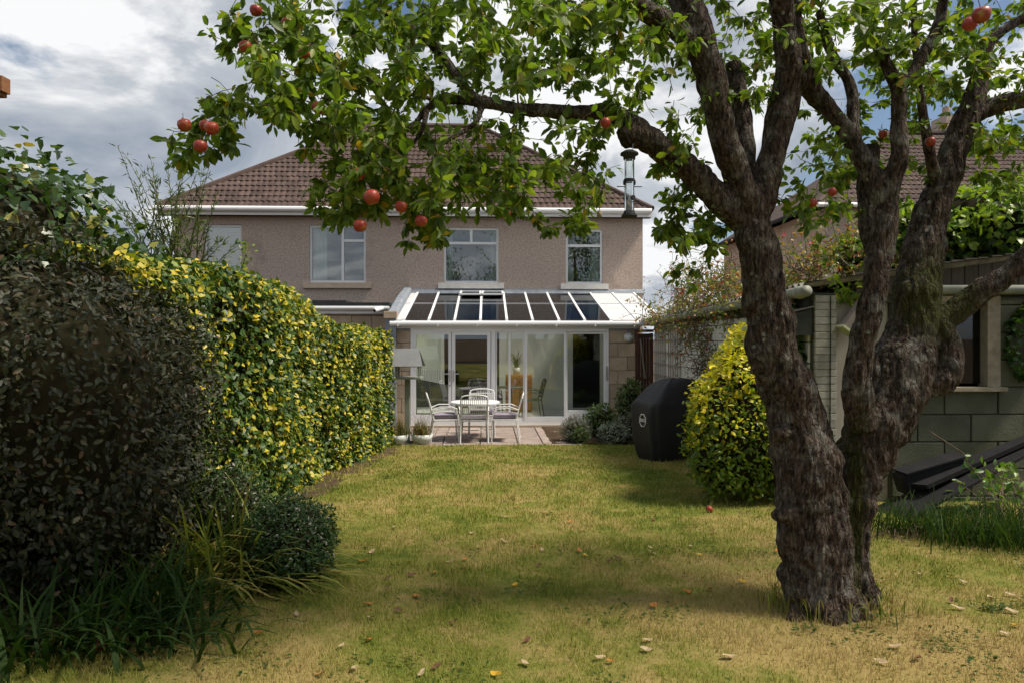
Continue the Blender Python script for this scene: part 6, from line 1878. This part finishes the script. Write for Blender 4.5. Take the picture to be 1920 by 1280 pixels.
# ================================================================== FALLEN LEAVES AND APPLES
fl = MB()
tv, tf = LEAF_OVAL
fl.add([(x - 0.5, y * 1.05, 0.10 * math.cos(x * 5) + abs(y) * 0.28) for x, y, z in tv], tf)
FM = {}
for nm in ('yellow', 'orange', 'brown', 'pale'):
    m_e = fl.mesh('fallen_leaf'); m_e.materials.append(M['fall_' + nm]); FM[nm] = m_e
FALL = [(1098, 1047, 'yellow'), (930, 1271, 'yellow'), (1312, 1043, 'yellow'), (1392, 1093, 'yellow'), (965, 1100, 'yellow'), (1905, 1178, 'yellow'), (1782, 1083, 'yellow'),
        (682, 1053, 'orange'), (872, 1050, 'orange'), (872, 1064, 'orange'), (782, 1123, 'orange'), (815, 1075, 'orange'), (970, 950, 'orange'), (1069, 982, 'orange'), (1288, 1113, 'orange'), (1225, 1142, 'orange'), (691, 1205, 'orange'), (602, 1268, 'orange'), (690, 1137, 'orange'), (1457, 1036, 'orange'), (1004, 1028, 'orange'), (1332, 1107, 'orange'), (485, 1193, 'orange'), (1145, 1247, 'orange'), (1086, 1038, 'orange'), (1607, 1137, 'orange'),
        (728, 1086, 'brown'), (772, 1080, 'brown'), (728, 1104, 'brown'), (988, 1205, 'brown'), (1010, 1063, 'brown'), (1142, 1057, 'brown'), (1283, 1080, 'brown'), (1226, 978, 'brown'), (1337, 1003, 'brown'), (850, 1172, 'brown'), (748, 1150, 'brown'), (818, 1255, 'brown'), (1783, 1133, 'brown'), (1160, 1052, 'brown'), (1300, 945, 'brown'), (1320, 948, 'brown'), (686, 1030, 'brown'), (1720, 1240, 'brown'),
        (739, 991, 'pale'), (945, 971, 'pale'), (885, 1004, 'pale'), (697, 1037, 'pale'), (736, 1062, 'pale'), (697, 1163, 'pale'), (640, 1217, 'pale'), (664, 1258, 'pale'), (985, 1250, 'pale'), (1212, 1225, 'pale'), (1125, 1240, 'pale'), (1796, 1146, 'pale'), (1897, 1153, 'pale'), (1895, 1122, 'pale'), (1725, 1081, 'pale'), (1219, 1030, 'pale'), (1222, 1040, 'pale'), (1296, 1027, 'pale'), (1678, 1217, 'pale'), (1652, 1246, 'pale'), (1366, 1237, 'pale'), (945, 1019, 'pale'), (1017, 1036, 'pale'), (556, 1158, 'pale'), (844, 1054, 'pale'), (1808, 1097, 'pale'), (1214, 1208, 'pale'), (1858, 1128, 'pale'), (790, 1268, 'pale'), (1885, 1194, 'pale')]
LBL = {'yellow': 'bright yellow fallen leaf lying on the lawn', 'orange': 'orange fallen leaf lying on the lawn', 'brown': 'dark brown curled fallen leaf on the lawn', 'pale': 'pale dry fallen leaf on the lawn'}
for px, py, c_ in FALL:
    g_ = ground(px, py)
    o = bpy.data.objects.new('fallen_leaf', FM[c_]); COL.objects.link(o)
    s_ = rg.uniform(0.05, 0.082) * (0.9 if c_ == 'brown' else 1)
    o.location = (g_.x, g_.y, lawn_z(g_.x, g_.y) + 0.020)
    o.scale = (s_, s_, s_)
    o.rotation_euler = (rg.normal() * 0.16, rg.normal() * 0.16, rg.uniform(0, 6.28))
    place = 'near the apple trunk' if (Vector((g_.x, g_.y)) - Vector((TREE.x, TREE.y))).length < 1.5 else ('on the far lawn towards the patio' if g_.y > 6.2 else ('on the side of the lawn towards the hedge' if g_.x < -0.35 else 'out on the open lawn'))
    tag(o, LBL[c_].replace('on the lawn', place), 'leaf', c_ + ' fallen leaves ' + place)
for px, py, lb in ((1330, 961, 'red windfall apple at the foot of the golden shrub'), (185, 1222, 'dark red windfall apple among the strap leaves'), (1603, 1138, 'brown rotten apple against the trunk base')):
    g_ = ground(px, py)
    t = thing('windfall_apple', lb, 'apple', (g_.x, g_.y, lawn_z(g_.x, g_.y) + 0.032))
    o = bpy.data.objects.new('fruit', ame); COL.objects.link(o); o.parent = t; o.rotation_euler = (0.9, 0.4, 1); 
    s2 = bpy.data.objects.new('stalk', stm); COL.objects.link(s2); s2.parent = t; s2.rotation_euler = (0.9, 0.4, 1)

# ================================================================== TREES BEHIND THE VIEWER (they show in the window glass)
def back_tree(x, y, h, cr, seed, label):
    z0 = gz(y)
    t = thing('garden_tree', label, 'tree', (x, y, z0), group='trees at the end of the garden')
    MB().tube([(x, y, z0 - 0.1), (x + 0.1, y, z0 + h * 0.4), (x, y + 0.1, z0 + h * 0.75)], [0.16, 0.12, 0.05], 10).build('trunk', 'stem', t)
    rg_ = np.random.default_rng(seed)
    bl = [((x + rg_.normal() * cr * 0.45, y + rg_.normal() * cr * 0.45, z0 + h * rg_.uniform(0.42, 0.85)), (cr * rg_.uniform(0.4, 0.6),) * 2 + (h * rg_.uniform(0.13, 0.2),)) for _ in range(7)]
    P, Nn = blob_points(bl, 5000, 0.5, 0.3)
    k = len(P)
    leaf_obj('crown', LEAF_FOLD, P, frames(rvec(k), rvec(k) + Nn), 0.16 * (0.7 + 0.6 * RNG.random(k)), RNG.random(k), 'farleaf', t)
back_tree(-3.5, -7.5, 8.5, 2.6, 1, 'leafy tree of middle height at the garden end facing the house')
back_tree(1.2, -9.5, 7.0, 2.4, 2, 'shortest leafy tree at the garden end facing the house')
back_tree(5.5, -8.0, 9.0, 2.8, 3, 'tallest leafy tree at the garden end facing the house')
